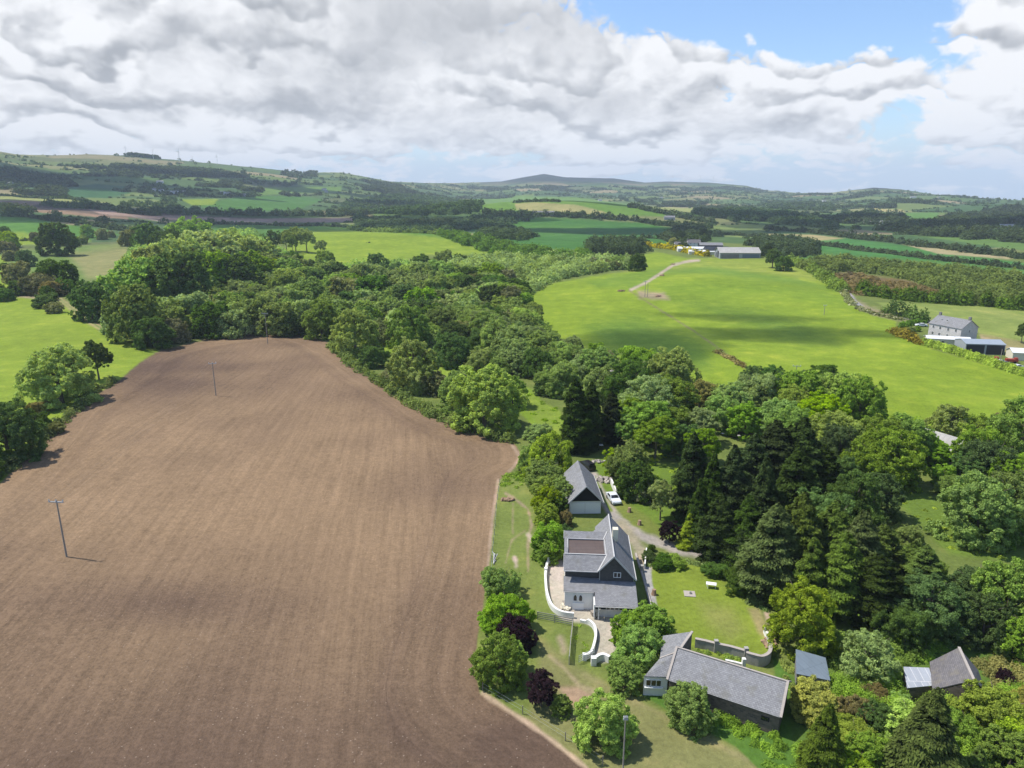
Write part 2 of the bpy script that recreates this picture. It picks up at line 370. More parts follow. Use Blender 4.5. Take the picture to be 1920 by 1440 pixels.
def ground_mesh():
    azs = np.concatenate([np.linspace(-180, -44, 26)[:-1], np.arange(-44, 44.01, .093), np.linspace(44, 180, 26)[1:]])
    azs = np.radians(azs)
    rs = [3.0]
    while rs[-1] < 60: rs.append(rs[-1] * 1.10)
    while rs[-1] < 11200:
        r = rs[-1]; rs.append(r + min((r * r + 3600) / 60 * .00155, r * .0085))
    rs = np.array(rs); na, nr = len(azs), len(rs)
    A, RR = np.meshgrid(azs, rs)
    x = (np.sin(A) * RR).ravel(); y = (np.cos(A) * RR).ravel(); z = Z(x, y)
    n = len(x)
    w = y * CP - (z - CAMH) * SP
    px, py = proj(x, y, z); ok = w > 5
    px = np.where(ok, px, 1e6); py = np.where(ok, py, 1e6)
    r = np.hypot(x, y)
    col = np.tile(np.array(ROUGH), (n, 1))
    q, edge = quilt(x, y)
    pal = np.array([(.07,.125,.03),(.05,.10,.03),(.11,.16,.035),(.18,.19,.07),(.065,.115,.035),(.085,.135,.035),(.23,.20,.10),(.055,.10,.035),(.12,.165,.045),(.09,.115,.04),(.15,.165,.06),(.06,.11,.03)])
    qc = pal[(q * len(pal)).astype(int) % len(pal)]
    # upland: rougher and yellower
    up = np.clip((z - 120) / 120, 0, 1)[:, None]
    mo = vnoise(x, y, 160, 3)[:, None]
    qc = qc * (1 - up * .55) + (np.array((.15,.145,.05)) * mo + np.array((.075,.115,.035)) * (1 - mo)) * up * .55
    a = np.arctan2(x, y)
    hill_shade = np.clip((z - 95) / 40, 0, 1) * ((a > paz(900)) & (a < paz(1420)))
    hill_shade = np.maximum(hill_shade, np.clip((z - 62) / 10, 0, 1) * ((a > paz(1540)) & (a < paz(1800))))[:, None]
    qc = qc * (1 - hill_shade) + (np.array((.022,.034,.024)) * (.7 + .6 * mo)) * hill_shade  # dark hills: shade of clouds painted into the ground colour
    f = np.clip((r - 900) / 40, 0, 1)[:, None] * (edge > -1)[:, None]
    col = col * (1 - f) + qc * f
    soil = np.zeros(n); mown = np.zeros(n)
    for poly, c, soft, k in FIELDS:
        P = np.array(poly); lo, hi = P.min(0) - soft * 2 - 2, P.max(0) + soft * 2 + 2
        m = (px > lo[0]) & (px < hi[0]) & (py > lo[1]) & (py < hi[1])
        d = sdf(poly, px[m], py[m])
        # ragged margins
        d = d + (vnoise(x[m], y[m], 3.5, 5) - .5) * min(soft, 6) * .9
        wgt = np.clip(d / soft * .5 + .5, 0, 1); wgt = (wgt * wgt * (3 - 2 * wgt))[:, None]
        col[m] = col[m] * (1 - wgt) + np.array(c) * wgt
    wp_ = [tuple(at(p[0], min(p[1], 1460))[:2]) for p in smoothline(SOILP[:33] + [(1100, 1440)], 4)]
    wp_ = wp_ + [(wp_[-1][0] + 6, 20), (-150, 20)]
    fur = x * math.cos(R(-8)) - y * math.sin(R(-8))
    mb = (py > 560) & ok & (y < 330); dw = sdf(wp_, x[mb], y[mb]); bend = np.clip((y[mb] - 110) / 130, 0, 1) ** 2 * 14 * np.sin((x[mb] + 60) / 60)
    fu = fur[mb] + bend + 3 * np.sin(y[mb] / 60); near_ = (dw < 11) & (y[mb] > 60)
    fur[mb] = np.where(near_, dw, fu)
    m = (py > 600) & ok
    d = sdf(SOILP, px[m], py[m]) + (vnoise(x[m], y[m], 2.2, 8) - .5) * 3
    wg = np.clip(d / 3.0 + .5, 0, 1); soil[m] = wg
    big = vnoise(x[m], y[m], 38, 11) * .6 + vnoise(x[m], y[m], 14, 12) * .4
    # moister darker soil to the upper left and in the lower part of the field
    moist = np.clip((big - .42) * 2.2, 0, 1) * .5
    tl = np.clip(1 - np.hypot((px[m] - 300) / 190, (py[m] - 690) / 75), 0, 1)
    lb = np.clip((py[m] - 1000) / 440, 0, 1) * (.48 + .35 * np.clip((700 - px[m]) / 700, 0, 1))
    hd_ = np.zeros(n); hd_[mb] = np.exp(-((dw - 11) / 1.6) ** 2) * .18
    patch = np.clip(1 - np.hypot((px[m] - 330) / 330, (py[m] - 1130) / 60), 0, 1) * .5 + np.clip(1 - np.hypot((px[m] - 980) / 150, (py[m] - 1400) / 70), 0, 1) * .4
    moist = np.clip(moist + tl * .9 + lb + patch + hd_[m], 0, 1)[:, None]
    sc_ = np.array(BROWN) * 1.0 * (1 - moist) + np.array((.100,.066,.046)) * moist
    col[m] = col[m] * (1 - wg[:, None]) + sc_ * wg[:, None]
    for line, hw, c, soft in STRIPS:
        P = np.array(line, float); e = hw + soft * 2 + 2
        lo, hi = P.min(0) - e, P.max(0) + e
        m = (px > lo[0]) & (px < hi[0]) & (py > lo[1]) & (py < hi[1])
        d = hw - pdist(line, px[m], py[m]) + (vnoise(x[m], y[m], 1.6, 6) - .5) * min(soft, 5) * 1.3
        wgt = np.clip(d / soft * .5 + .5, 0, 1)[:, None]
        col[m] = col[m] * (1 - wgt) + np.array(c) * wgt
        soil[m] = soil[m] * (1 - wgt[:, 0])
    lawn = sdf([(1205,1062),(1290,1058),(1370,1070),(1400,1080),(1425,1140),(1445,1200),(1450,1225),(1400,1245),(1330,1228),(1300,1215),(1260,1190),(1235,1150),(1215,1110)], px, py)
    mown = np.clip(lawn / 3, 0, 1)
    i = np.arange(nr - 1)[:, None] * na + np.arange(na - 1)[None, :]
    q4 = np.stack([i, i + 1, i + na + 1, i + na], -1).reshape(-1, 4)[:, ::-1]
    me = mesh_np('ground', np.stack([x, y, z], 1), q4)
    for nm, v in (('soil', soil), ('mown', mown), ('fur', fur)):
        at_ = me.attributes.new(nm, 'FLOAT', 'POINT'); at_.data.foreach_set('value', v.astype(np.float32))
    ca = me.attributes.new('Col', 'FLOAT_COLOR', 'POINT')
    ca.data.foreach_set('color', np.concatenate([col, np.ones((n, 1))], 1).astype(np.float32).ravel())
    me.shade_smooth()
    return me
def mesh_np(name, V, F):
    V = np.asarray(V, np.float32); F = np.asarray(F, np.int32)
    me = bpy.data.meshes.new(name); k = F.shape[1]
    me.vertices.add(len(V)); me.vertices.foreach_set('co', V.ravel())
    me.loops.add(F.size); me.loops.foreach_set('vertex_index', F.ravel())
    me.polygons.add(len(F)); me.polygons.foreach_set('loop_start', np.arange(0, F.size, k, dtype=np.int32))
    me.update(calc_edges=True)
    return me

# ------------------------------------------------------------------ materials
def newmat(name):
    m = bpy.data.materials.new(name); m.use_nodes = True; m.node_tree.nodes.clear(); return m, NT(m.node_tree)
def finish(m, T, col, rough=.9, bump=None, bstr=.3, bdist=.05, spec=.2, metal=0.):
    b = T.node('ShaderNodeBsdfPrincipled')
    T.put(b.inputs['Base Color'], col if isinstance(col, X) else tuple(col) + (1,)) 
    T.put(b.inputs['Roughness'], rough); b.inputs['Specular IOR Level'].default_value = spec; b.inputs['Metallic'].default_value = metal
    if bump is not None:
        bn = T.node('ShaderNodeBump'); bn.inputs['Strength'].default_value = bstr; bn.inputs['Distance'].default_value = bdist
        T.put(bn.inputs['Height'], bump); T.nt.links.new(bn.outputs[0], b.inputs['Normal'])
    o = T.node('ShaderNodeOutputMaterial'); T.nt.links.new(b.outputs[0], o.inputs[0]); return m
def ground_mat():
    m, T = newmat('ground_cover')
    co = T.objco(); col = T.attr('Col', 'Color'); soil = T.attr('soil'); mown = T.attr('mown')
    x, y, z = T.sep(co)
    a = R(-8)
    u = x * math.cos(a) + y * -math.sin(a) * -1 * -1; 
    u = x * math.cos(a) - y * math.sin(a); v = x * math.sin(a) + y * math.cos(a)
    wob = (T.noise(co, .02, 2) - .5) * 6.0
    fc = T.attr('fur')
    along = v * .05
    fur = T.noise(T.comb(fc, along, 0.), 1.35, 2, .6)
    tram = T.noise(T.comb(fc * .2, v * .006, 3.), 1.5, 3, .6)
    line = T.m('SINE', fc * (6.283 / 3.1) + wob * .25) * T.noise(T.comb(fc * .1, v * .02, 7.), 1.2, 2, .5)
    clod = T.noise(co, 2.4, 5, .85); clod2 = T.noise(co, .75, 4, .75); blot = T.noise(co, .05, 4, .6)
    vo = T.node('ShaderNodeTexVoronoi'); T.put(vo.inputs['Vector'], co); vo.inputs['Scale'].default_value = 1.7
    vdist = X(T, vo.outputs['Distance']); vsel = T.sep(X(T, vo.outputs['Color']))[0]
    peb = T.ss(vdist, .20, .08) * T.ss(vsel, .62, .74)
    sfac = -.86 + fur * .52 + clod * 1.60 + tram * .30 + clod2 * .85 + blot * .42 + line * .06
    sfac = T.m('MAXIMUM', sfac, .28)
    scol = T.mix(peb * .40, T.scale(col, sfac), (.42, .33, .25))
    dk = T.ss(vdist, .16, .08) * T.ss(vsel, .22, .15)
    scol = T.mix(dk * .55, scol, (.05, .034, .024))
    g1 = T.noise(co, 1.4, 4, .65); g2 = T.noise(co, .16, 3, .6); g3 = T.noise(co, .028, 4, .6); g4 = T.noise(co, 5.0, 2, .6)
    gf = -.22 + g1 * .80 + g2 * .60 + g3 * .62 + g4 * .42
    st = T.m('SINE', (x * .45 - y * .89) * 3.6) * .035
    gf = gf + st * mown
    gcol = T.scale(col, gf)
    gcol = T.mix(T.ss(g2, .50, .72) * .35 * (1.0 - mown * .6), gcol, T.vm('MULTIPLY', gcol, (1.5, 1.15, 1.3)))
    gcol = T.mix(T.ss(g3, .50, .68) * .30, gcol, T.vm('MULTIPLY', gcol, (1.45, 1.12, 1.5)))
    tus = T.ss(g1, .64, .74) * T.ss(g2, .45, .6) * (1.0 - mown)
    gcol = T.mix(tus * .5, gcol, T.vm('MULTIPLY', gcol, (.55, .72, .6)))
    out = T.mix(soil, gcol, scol)
    h = clod * .5 + fur * .5; hb = T.mix(soil, T.comb(g1, g1, g1), T.comb(h, h, h))
    return finish(m, T, out, .95, T.sep(hb)[0], .5, .35, .1)

ground = bpy.data.objects.new('ground', ground_mesh()); COL.objects.link(ground)
ground['kind'] = 'structure'; ground.data.materials.append(ground_mat())

# ------------------------------------------------------------------ object helpers
def empty(name, loc, label=None, cat=None, group=None):
    o = bpy.data.objects.new(name, None); COL.objects.link(o); o.location = loc; o.empty_display_size = .5
    if label: o['label'] = label
    if cat: o['category'] = cat
    if group: o['group'] = group
    return o
def link(name, me, mats=None, parent=None, loc=None):
    o = bpy.data.objects.new(name, me); COL.objects.link(o)
    if mats is not None:
        for q in (mats if isinstance(mats, (list, tuple)) else [mats]): me.materials.append(q)
    if parent: o.parent = parent
    if loc is not None: o.location = loc
    return o

# ------------------------------------------------------------------ foliage
def leafmat(name, var=.26, trans=.30, tipmul=(1.45, 1.28, 1.05), base=None, tip=None):
    m, T = newmat(name)
    t = T.attr('tint'); oi = T.node('ShaderNodeObjectInfo'); rnd = X(T, oi.outputs['Random'])
    oc = T.comb(*base) if base else X(T, oi.outputs['Color'])
    a = X(T, oi.outputs['Alpha'])
    hi = T.comb(*tip) if tip else T.vm('MULTIPLY', oc, tipmul)
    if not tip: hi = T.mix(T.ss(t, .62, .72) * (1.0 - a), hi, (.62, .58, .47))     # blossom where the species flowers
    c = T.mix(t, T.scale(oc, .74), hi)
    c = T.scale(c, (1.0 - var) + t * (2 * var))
    hs = T.node('ShaderNodeHueSaturation'); T.put(hs.inputs['Hue'], T.lin(rnd, 0, 1, .492, .512)); T.put(hs.inputs['Value'], T.lin(rnd, 0, 1, .80, 1.24))
    T.put(hs.inputs['Saturation'], T.lin((rnd * 7.31) - T.m('FLOOR', rnd * 7.31), 0, 1, .84, 1.08)); T.put(hs.inputs['Color'], c)
    c = X(T, hs.outputs[0])
    d = T.node('ShaderNodeBsdfDiffuse'); T.put(d.inputs[0], c)
    tr = T.node('ShaderNodeBsdfTranslucent'); T.put(tr.inputs[0], T.vm('MULTIPLY', c, (1.25, 1.15, .6)))
    m1 = T.node('ShaderNodeMixShader'); m1.inputs[0].default_value = trans
    T.nt.links.new(d.outputs[0], m1.inputs[1]); T.nt.links.new(tr.outputs[0], m1.inputs[2])
    o = T.node('ShaderNodeOutputMaterial'); T.nt.links.new(m1.outputs[0], o.inputs[0]); return m
LEAF, NEEDLE = leafmat('leaves', trans=.38), leafmat('needles', trans=.14, tipmul=(2.0, 2.0, 1.2))
# leaf colour of each species; alpha < 1 mixes in blossom
LC = dict(ash=(0.217, 0.353, 0.055, 1), syc=(0.284, 0.420, 0.038, 1), oak=(0.106, 0.195, 0.040, 1), wil=(0.257, 0.370, 0.114, 1), pale=(0.324, 0.443, 0.135, 1), haw=(0.220, 0.259, 0.099, 0.7), cyp=(0.032, 0.050, 0.015, 1), droop=(0.070, 0.100, 0.026, 1),
 beech=(0.036, 0.020, 0.030, 1), blue=(0.109, 0.195, 0.057, 1), gold=(0.340, 0.370, 0.090, 1), lime=(0.300, 0.440, 0.020, 1), gorse=(0.200, 0.200, 0.030, 1), rust=(0.228, 0.204, 0.090, 1), white=(0.200, 0.270, 0.100, 0), far=(0.066, 0.114, 0.044, 1), hedge=(0.149, 0.218, 0.057, 1))
GORSE = leafmat('gorse_flowers', base=(.12, .13, .015), tip=(.62, .50, .03))
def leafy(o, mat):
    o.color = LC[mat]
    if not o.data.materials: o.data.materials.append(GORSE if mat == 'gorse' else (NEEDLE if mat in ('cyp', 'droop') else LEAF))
def barkmat():
    m, T = newmat('bark'); n = T.noise(T.objco(), 3., 4)
    return finish(m, T, T.mix(n, (.07, .055, .04), (.19, .16, .125)), .95)
BARK = barkmat()
def unit(v): return v / np.maximum(np.linalg.norm(v, axis=-1, keepdims=True), 1e-9)
def cards(C, N, s, rg, asp=1.0, along=None):
    """quads: centres C, normals N, half size s; returns verts, faces"""
    n = len(C)
    ref = along if along is not None else rg.normal(size=(n, 3))
    t1 = unit(ref - N * (ref * N).sum(1, keepdims=True)); t2 = np.cross(N, t1)
    s = np.broadcast_to(np.asarray(s, float).reshape(-1, 1) if np.ndim(s) else s, (n, 1))
    j = lambda: rg.uniform(.65, 1.25, (n, 1))
    a, b = t1 * s * asp, t2 * s / max(asp, 1) ** .4
    V = np.stack([C - a * j() - b * j() * .6, C + a * .3 * j() - b * j(), C + a * j() + b * j() * .6, C - a * .3 * j() + b * j()], 1)
    return V.reshape(-1, 3), np.arange(n * 4).reshape(n, 4)
def leafmesh(name, V, F, tint):
    me = mesh_np(name, V, F)
    at_ = me.attributes.new('tint', 'FLOAT', 'POINT'); at_.data.foreach_set('value', np.repeat(tint, 4).astype(np.float32))
    return me
def broad(seed, n, hs, ratio=1.0, low=.12, nl=46, open_=0., dome=.0, stray=.06):
    """broadleaf crown arrays; crown 10 m wide, total height 10*ratio"""
    rg = np.random.default_rng(seed)
    H = 10 * ratio; z0 = H * low; cz = z0 + (H - z0) * .44; rz = (H - z0) * .50; rx = 5.0
    d = unit(rg.normal(size=(nl * 3, 3))); d = d[d[:, 2] > -.70 + dome][:nl]
    rr = rg.uniform(.50, .80, (len(d), 1))
    lr = rg.uniform(.75, 1.3, len(d)) * 1.85 / math.sqrt(nl) * rx * (1 - open_ * .15)
    hz_ = np.sqrt(np.maximum(1 - d[:, 2] ** 2, .02)); d = d.copy(); lowm = d[:, 2] < 0; d[lowm, :2] *= (hz_[lowm] ** -.55)[:, None]
    P = np.array([0, 0, cz]) + d * np.array([rx, rx, rz]) * rr
    ang = np.arctan2(P[:, 1], P[:, 0]); P[:, :2] *= (1 + .13 * np.sin(ang * 2 + seed) + .08 * np.sin(ang * 3 + seed * 2.1))[:, None]
    P = np.concatenate([P, [[0, 0, cz], [0, 0, cz + rz * .3]]]); lr = np.append(lr, [rx * .45, rx * .42])
    if low < .09:       # boughs that sweep down to the ground
        for q in range(13):
            a_ = q * 2.4 + rg.random(); r_ = rx * rg.uniform(.45, .80); l_ = rx * rg.uniform(.20, .30)
            P = np.concatenate([P, [[r_ * math.cos(a_), r_ * math.sin(a_), l_ * rg.uniform(.5, 1.3)]]]); lr = np.append(lr, l_)
    # tufts grow out of the lobes, leaves out of the tufts
    kt = 9; m_ = len(P); td = unit(rg.normal(size=(m_ * kt, 3)) + np.repeat(unit(P - np.array([0, 0, cz - rz * .3])), kt, 0) * .9)
    lrT = np.repeat(lr, kt); TP = np.repeat(P, kt, 0) + td * (lrT * rg.uniform(.50, .98, m_ * kt))[:, None] * np.array([1, 1, .85])
    TR = lrT * rg.uniform(.26, .50, m_ * kt)
    long_ = rg.random(m_ * kt) < .10; TP[long_] += td[long_] * (lrT[long_] * .38)[:, None]
    TP[:, 2] = np.maximum(TP[:, 2], .35)
    w = TR ** 2; idx = rg.choice(len(TP), n, p=w / w.sum())
    dd = unit(rg.normal(size=(n, 3)) + td[idx] * .8 + [0, 0, .25])
    k = rg.uniform(.35, 1.10, (n, 1)) ** .7
    st = rg.random(n) < stray; k[st] *= 1.35
    C = TP[idx] + dd * TR[idx][:, None] * k * np.array([1, 1, .80])
    C[:, 2] = np.maximum(C[:, 2], rg.uniform(.05, .4, n))
    keep = np.ones(n, bool)
    for p, r in zip(P, lr):
        keep &= ((C - p) ** 2).sum(1) > (r * .55) ** 2
    keep |= rg.random(n) < .10
    C, dd, idx = C[keep], dd[keep], idx[keep]; n = len(C)
    N = unit(dd * .8 + rg.normal(size=(n, 3)) * .65 + np.array([0, 0, .25]))
    V, F = cards(C, N, hs * rg.uniform(.6, 1.25, n), rg)
    lt = rg.random(len(TP)); tint = np.clip(.45 * lt[idx] + .55 * rg.random(n), 0, 1)
    return V, F, tint
def conifer(seed, n, hs, H=20., W_=9., shape='col', droop=.25, nb=230):
    rg = np.random.default_rng(seed)
    VV = []; FF = []; TT = []; off = 0
    per = n // nb
    lobes = rg.uniform(.72, 1.12, 12)
    for i in range(nb):
        t = (i + rg.random()) / nb; t = .03 + .97 * t ** .92
        if shape == 'col': Rr = W_ / 2 * (1 - t ** 2.6) ** .75 * (.72 + .28 * min(1, t * 6))
        else: Rr = W_ / 2 * (1 - t) ** .72
        a = rg.uniform(0, 2 * math.pi)
        Rr = max(Rr * lobes[int(a / (2 * math.pi) * 12) % 12] * rg.uniform(.72, 1.12), .35)
        dirx, diry = math.cos(a), math.sin(a)
        s = rg.random(per) ** .55
        s = .25 + .78 * s
        width = .12 + .26 * np.sin(np.pi * np.clip(s, 0, 1)) + .05
        lat = rg.normal(size=per) * Rr * width * .55
        up = .18 if shape == 'col' else .02
        zz = t * H + s * Rr * up - droop * Rr * s ** 2.2 + rg.normal(size=per) * .16 - np.abs(lat) * .25
        C = np.stack([dirx * s * Rr - diry * lat, diry * s * Rr + dirx * lat, zz], 1)
        al = np.tile([dirx, diry, .15 - droop * 1.6], (per, 1)) + rg.normal(size=(per, 3)) * .35
        al[:, 2] -= s * droop * 1.4
        N = unit(np.tile([dirx * .45, diry * .45, .75], (per, 1)) + rg.normal(size=(per, 3)) * .4)
        V, F = cards(C, N, hs * rg.uniform(.6, 1.2, per), rg, 1.9, along=al)
        VV.append(V); FF.append(F + off); off += len(V)
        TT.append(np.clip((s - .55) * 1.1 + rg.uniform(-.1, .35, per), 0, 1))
    # leader
    return np.concatenate(VV), np.concatenate(FF), np.concatenate(TT)
def tube(pts, rad, sides=6):
    pts = np.array(pts, float); V = []; F = []
    for i, (p, r) in enumerate(zip(pts, rad)):
        d = unit(pts[min(i + 1, len(pts) - 1)] - pts[max(i - 1, 0)])
        a = unit(np.cross(d, [0.3, .9, .1])); b = np.cross(d, a)
        for k in range(sides):
            q = 2 * math.pi * k / sides; V.append(p + (a * math.cos(q) + b * math.sin(q)) * r)
    for i in range(len(pts) - 1):
        for k in range(sides):
            k2 = (k + 1) % sides
            F.append([i * sides + k, i * sides + k2, (i + 1) * sides + k2, (i + 1) * sides + k])
    return np.array(V), np.array(F)
def trunkmesh(seed, H, r=.32, limbs=7, spread=3.2, split=.28):
    rg = np.random.default_rng(seed); VV = []; FF = []; off = 0
    def add(p, ra, s=6):
        nonlocal off
        V, F = tube(p, ra, s); VV.append(V); FF.append(F + off); off += len(V)
    add([[0, 0, -.5], [0, 0, .4], [.1, .05, H * split], [.05, -.1, H * .62], [0, 0, H * .86]], [r * 1.5, r * 1.1, r * .8, r * .45, .04], 8)
    for i in range(limbs):
        a = i * 2.4 + rg.random(); t = rg.uniform(split, .6); L = spread * rg.uniform(.7, 1.05)
        x, y = math.cos(a), math.sin(a); z = H * t
        add([[0, 0, z], [x * L * .4, y * L * .4, z + L * .35], [x * L * .8, y * L * .8, z + L * .75], [x * L * 1.05, y * L * 1.05, z + L * .95]], [r * .42, r * .3, r * .16, .03])
    return mesh_np('trunk', np.concatenate(VV), np.concatenate(FF))

PROTO = {}
def proto(key, arr, H, kw):
    PROTO[key] = (arr, H, kw)
def pmesh(key, mat, lod):
    k = (key, 'n' if mat in ('cyp', 'droop') else 'l', lod)
    if k not in MESHC:
        kind, args = SHAPES[key]
        n, hs = (([70000, .105], [16000, .21], [620, .95])[lod] if kind == 'b' else ([70000, .135], [18000, .27], [900, 1.1])[lod])
        if kind == 'b': V, F, t = broad(n=n if lod < 2 else 620, hs=hs, **args)
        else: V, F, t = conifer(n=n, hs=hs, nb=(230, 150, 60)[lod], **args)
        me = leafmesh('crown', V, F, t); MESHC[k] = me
    return MESHC[k]
MESHC = {}
# crown shapes: width 10 (broadleaf) or 9 (conifer)
SHAPES = dict(
 round1=('b', dict(seed=1, ratio=1.0, low=.02, nl=70)), round2=('b', dict(seed=2, ratio=1.0, nl=90, low=.02)), round3=('b', dict(seed=3, ratio=1.0, open_=.6, nl=60, low=.05)),
 airy=('b', dict(seed=4, ratio=1.0, open_=.9, nl=80, low=.03, stray=.14)), tall1=('b', dict(seed=5, ratio=1.4, low=.10, nl=56)), tall2=('b', dict(seed=6, ratio=1.4, low=.28, nl=44, open_=.5)),
 dome1=('b', dict(seed=7, ratio=.7, low=.02, nl=50)), dome2=('b', dict(seed=8, ratio=.7, low=.02, nl=64, stray=.1)), dome3=('b', dict(seed=9, ratio=.7, low=.0, nl=36)),
 slim=('b', dict(seed=10, ratio=2.0, low=.08, nl=50)),
 col1=('c', dict(seed=11, H=20., W_=9., shape='col', droop=.15)), col2=('c', dict(seed=12, H=20., W_=9., shape='col', droop=.35)),
 cone1=('c', dict(seed=13, H=17., W_=9., shape='cone', droop=.38)), cone2=('c', dict(seed=14, H=14., W_=9., shape='cone', droop=.55)),
)
SH = {k: ((10, 10 * v[1]['ratio']) if v[0] == 'b' else (9, v[1]['H'] * 1.03)) for k, v in SHAPES.items()}
TRK = {}
def trunk(shape):
    if shape not in TRK:
        w, h = SH[shape]
        me = trunkmesh(sum(map(ord, shape)), h * .97, r=.30 if w == 10 else .34, limbs=8 if w == 10 else 0, spread=3.1)
        me.materials.append(BARK); TRK[shape] = me
    return TRK[shape]
DESC = dict(ash='mid-green ash', syc='bright green sycamore', oak='dark green oak', wil='grey-green willow', pale='pale green', haw='blossoming hawthorn', cyp='blackish cypress',
 droop='olive drooping spruce', beech='purple copper beech', blue='blue-green', gold='golden green', lime='lime green', gorse='gorse', rust='rusty brown', white='white-flowered', far='dark', hedge='hedge')
SPN = dict(ash=('ash_tree','ash_bush'), syc=('sycamore_tree','sycamore_bush'), oak=('oak_tree','holly_bush'), wil=('willow_tree','willow_bush'), pale=('pale_tree','pale_bush'), haw=('hawthorn_tree','hawthorn_bush'), cyp=('cypress_tree','cypress_tree'), droop=('spruce_tree','spruce_tree'), beech=('copper_beech','copper_beech'), blue=('alder_tree','alder_bush'), gold=('golden_tree','golden_bush'), lime=('lime_tree','lime_bush'), gorse=('gorse_bush','gorse_bush'), rust=('rusty_bush','rusty_bush'), white=('flowering_shrub','flowering_shrub'), far=('tree','bush'), hedge=('tree','bush'))
LANDM = [(1100,915,'the white garage'),(1130,1060,'the main house'),(1350,1270,'the long stone outbuilding'),(1330,1140,'the mown lawn'),(1523,1245,'the grey lean-to shed'),
 (1785,1245,'the ruined slate shed'),(112,1000,'the nearest field pole'),(405,710,'the middle field pole'),(501,615,'the far field pole'),
 (1385,478,'the big barn on the green hill'),(1800,620,'the grey farmhouse'),(1210,540,'the twin hill poles'),(575,450,'the slender meadow trees'),(160,595,'the grassy lane'),
 (100,430,'the far left pasture'),(1090,800,'the black cypress clump'),(1440,850,'the dark conifer stand'),(960,815,'the ploughed field corner'),(1740,960,'the small hillside glade'),
 (1790,840,'the old grey roof'),(700,470,'the sunlit middle meadow'),(1000,1230,'the worn paddock'),(1250,1010,'the gravel drive'),(1000,560,'the green hill foot'),(1600,560,'the stony road'),(880,560,'the long thicket centre'),(1170,1390,'the bottom pole')]
USED = {}
def describe(px, py, mat, wpx, ratio, bush):
    kind = DESC[mat]; noun = 'bush' if bush else 'tree'
    if ratio > 1.7: sz = 'tall narrow'
    elif wpx > 105: sz = 'very broad'
    elif wpx > 75: sz = 'broad'
    elif wpx > 48: sz = 'rounded'
    elif wpx > 30: sz = 'small'
    else: sz = 'tiny'
    ds = sorted(LANDM, key=lambda l: math.hypot(l[0] - px, (l[1] - py) * 1.3))
    opts = []
    for l in ds[:3]:
        dx, dy = px - l[0], py - l[1]; dd = math.hypot(dx, dy)
        if abs(dx) > abs(dy) * 1.6: rel = 'left of' if dx < 0 else 'right of'
        elif dy < 0: rel = 'beyond' if abs(dx) < abs(dy) * .5 else ('behind, left of' if dx < 0 else 'behind, right of')
        else: rel = 'below' if abs(dx) < abs(dy) * .5 else ('below, left of' if dx < 0 else 'below, right of')
        far_ = 'close ' if dd < 60 else ('' if dd < 150 else 'well ')
        if rel in ('left of', 'right of') and far_ == 'close ': far_ = 'just '
        if rel[:5] in ('below', 'beyon', 'behin') and far_ == 'close ': far_ = 'just '
        opts.append(f'{sz} {kind} {noun} {far_}{rel} {l[2]}')
    for a_, b_ in ((0, 1), (0, 2), (1, 2)): opts.append(f'{sz} {kind} {noun} between {ds[a_][2]} and {ds[b_][2]}')
    for o in opts:
        if o not in USED: break
    else: o = opts[0]
    USED[o] = USED.get(o, 0) + 1
    return o
PLACED = []
def put_tree(loc, w, ratio, shape, mat, label=None, group=None, name=None, px=None):
    r = math.hypot(loc[0], loc[1]); lod = 0 if r < 330 else 1
    sw, sh = SH[shape]; bush = ratio < .82 and w < 11
    h = w * ratio
    nm = name or SPN[mat][1 if bush else 0]
    if px is None: px = proj(loc[0], loc[1], loc[2] + h * .5)
    wpx = w * FPX / max(loc[1], 10)
    lab = label or describe(px[0], px[1], mat, wpx, ratio, bush)
    e = empty(nm, loc, lab, 'bush' if bush else 'tree', group)
    e.rotation_euler = (0, 0, random.uniform(0, 6.28)); s = w / sw; q = random.uniform(.94, 1.06)
    e.scale = (s * q, s / q, h / sh)
    c = link('crown', pmesh(shape, mat, lod), None, e); leafy(c, mat)
    t = link('trunk', trunk(shape), None, e)
    PLACED.append((loc[0], loc[1], w, px[0], px[1]))
    return e
def solve(cx, ytop, wpx, ratio):
    y = np.concatenate([np.linspace(45, 700, 2600), np.linspace(701, 2600, 1500)])
    zb = Z((cx - 960) / FPX * y, y)
    for _ in range(2):
        w = (y * CP - (zb - CAMH) * SP); wm = wpx * w / FPX; h = wm * ratio
        wc = y * CP - (zb + h * .5 - CAMH) * SP; x = (cx - 960) / FPX * wc; zb = Z(x, y)
    _, yt = proj(x, y, zb + h * .97)
    i = np.argmin(np.abs(yt - ytop))
    return np.array([x[i], y[i], zb[i] - .1]), float(wm[i])
def tree(cx, ytop, wpx, ratio, mat, shape=None, label=None, group=None, name=None):
    loc, w = solve(cx, ytop, wpx, ratio)
    if shape is None:
        if mat in ('cyp',): shape = random.choice(['col1', 'col2'])
        elif mat == 'droop': shape = random.choice(['col2', 'cone1', 'cone2'])
        elif ratio > 1.7: shape = 'slim'
        elif ratio > 1.15: shape = random.choice(['tall1', 'tall2'])
        elif ratio > .82: shape = random.choice(['round1', 'round2', 'round3'])
        else: shape = random.choice(['dome1', 'dome2', 'dome3'])
    return put_tree(loc, w, ratio, shape, mat, label, group, name, (cx, ytop + wpx * ratio * .45))

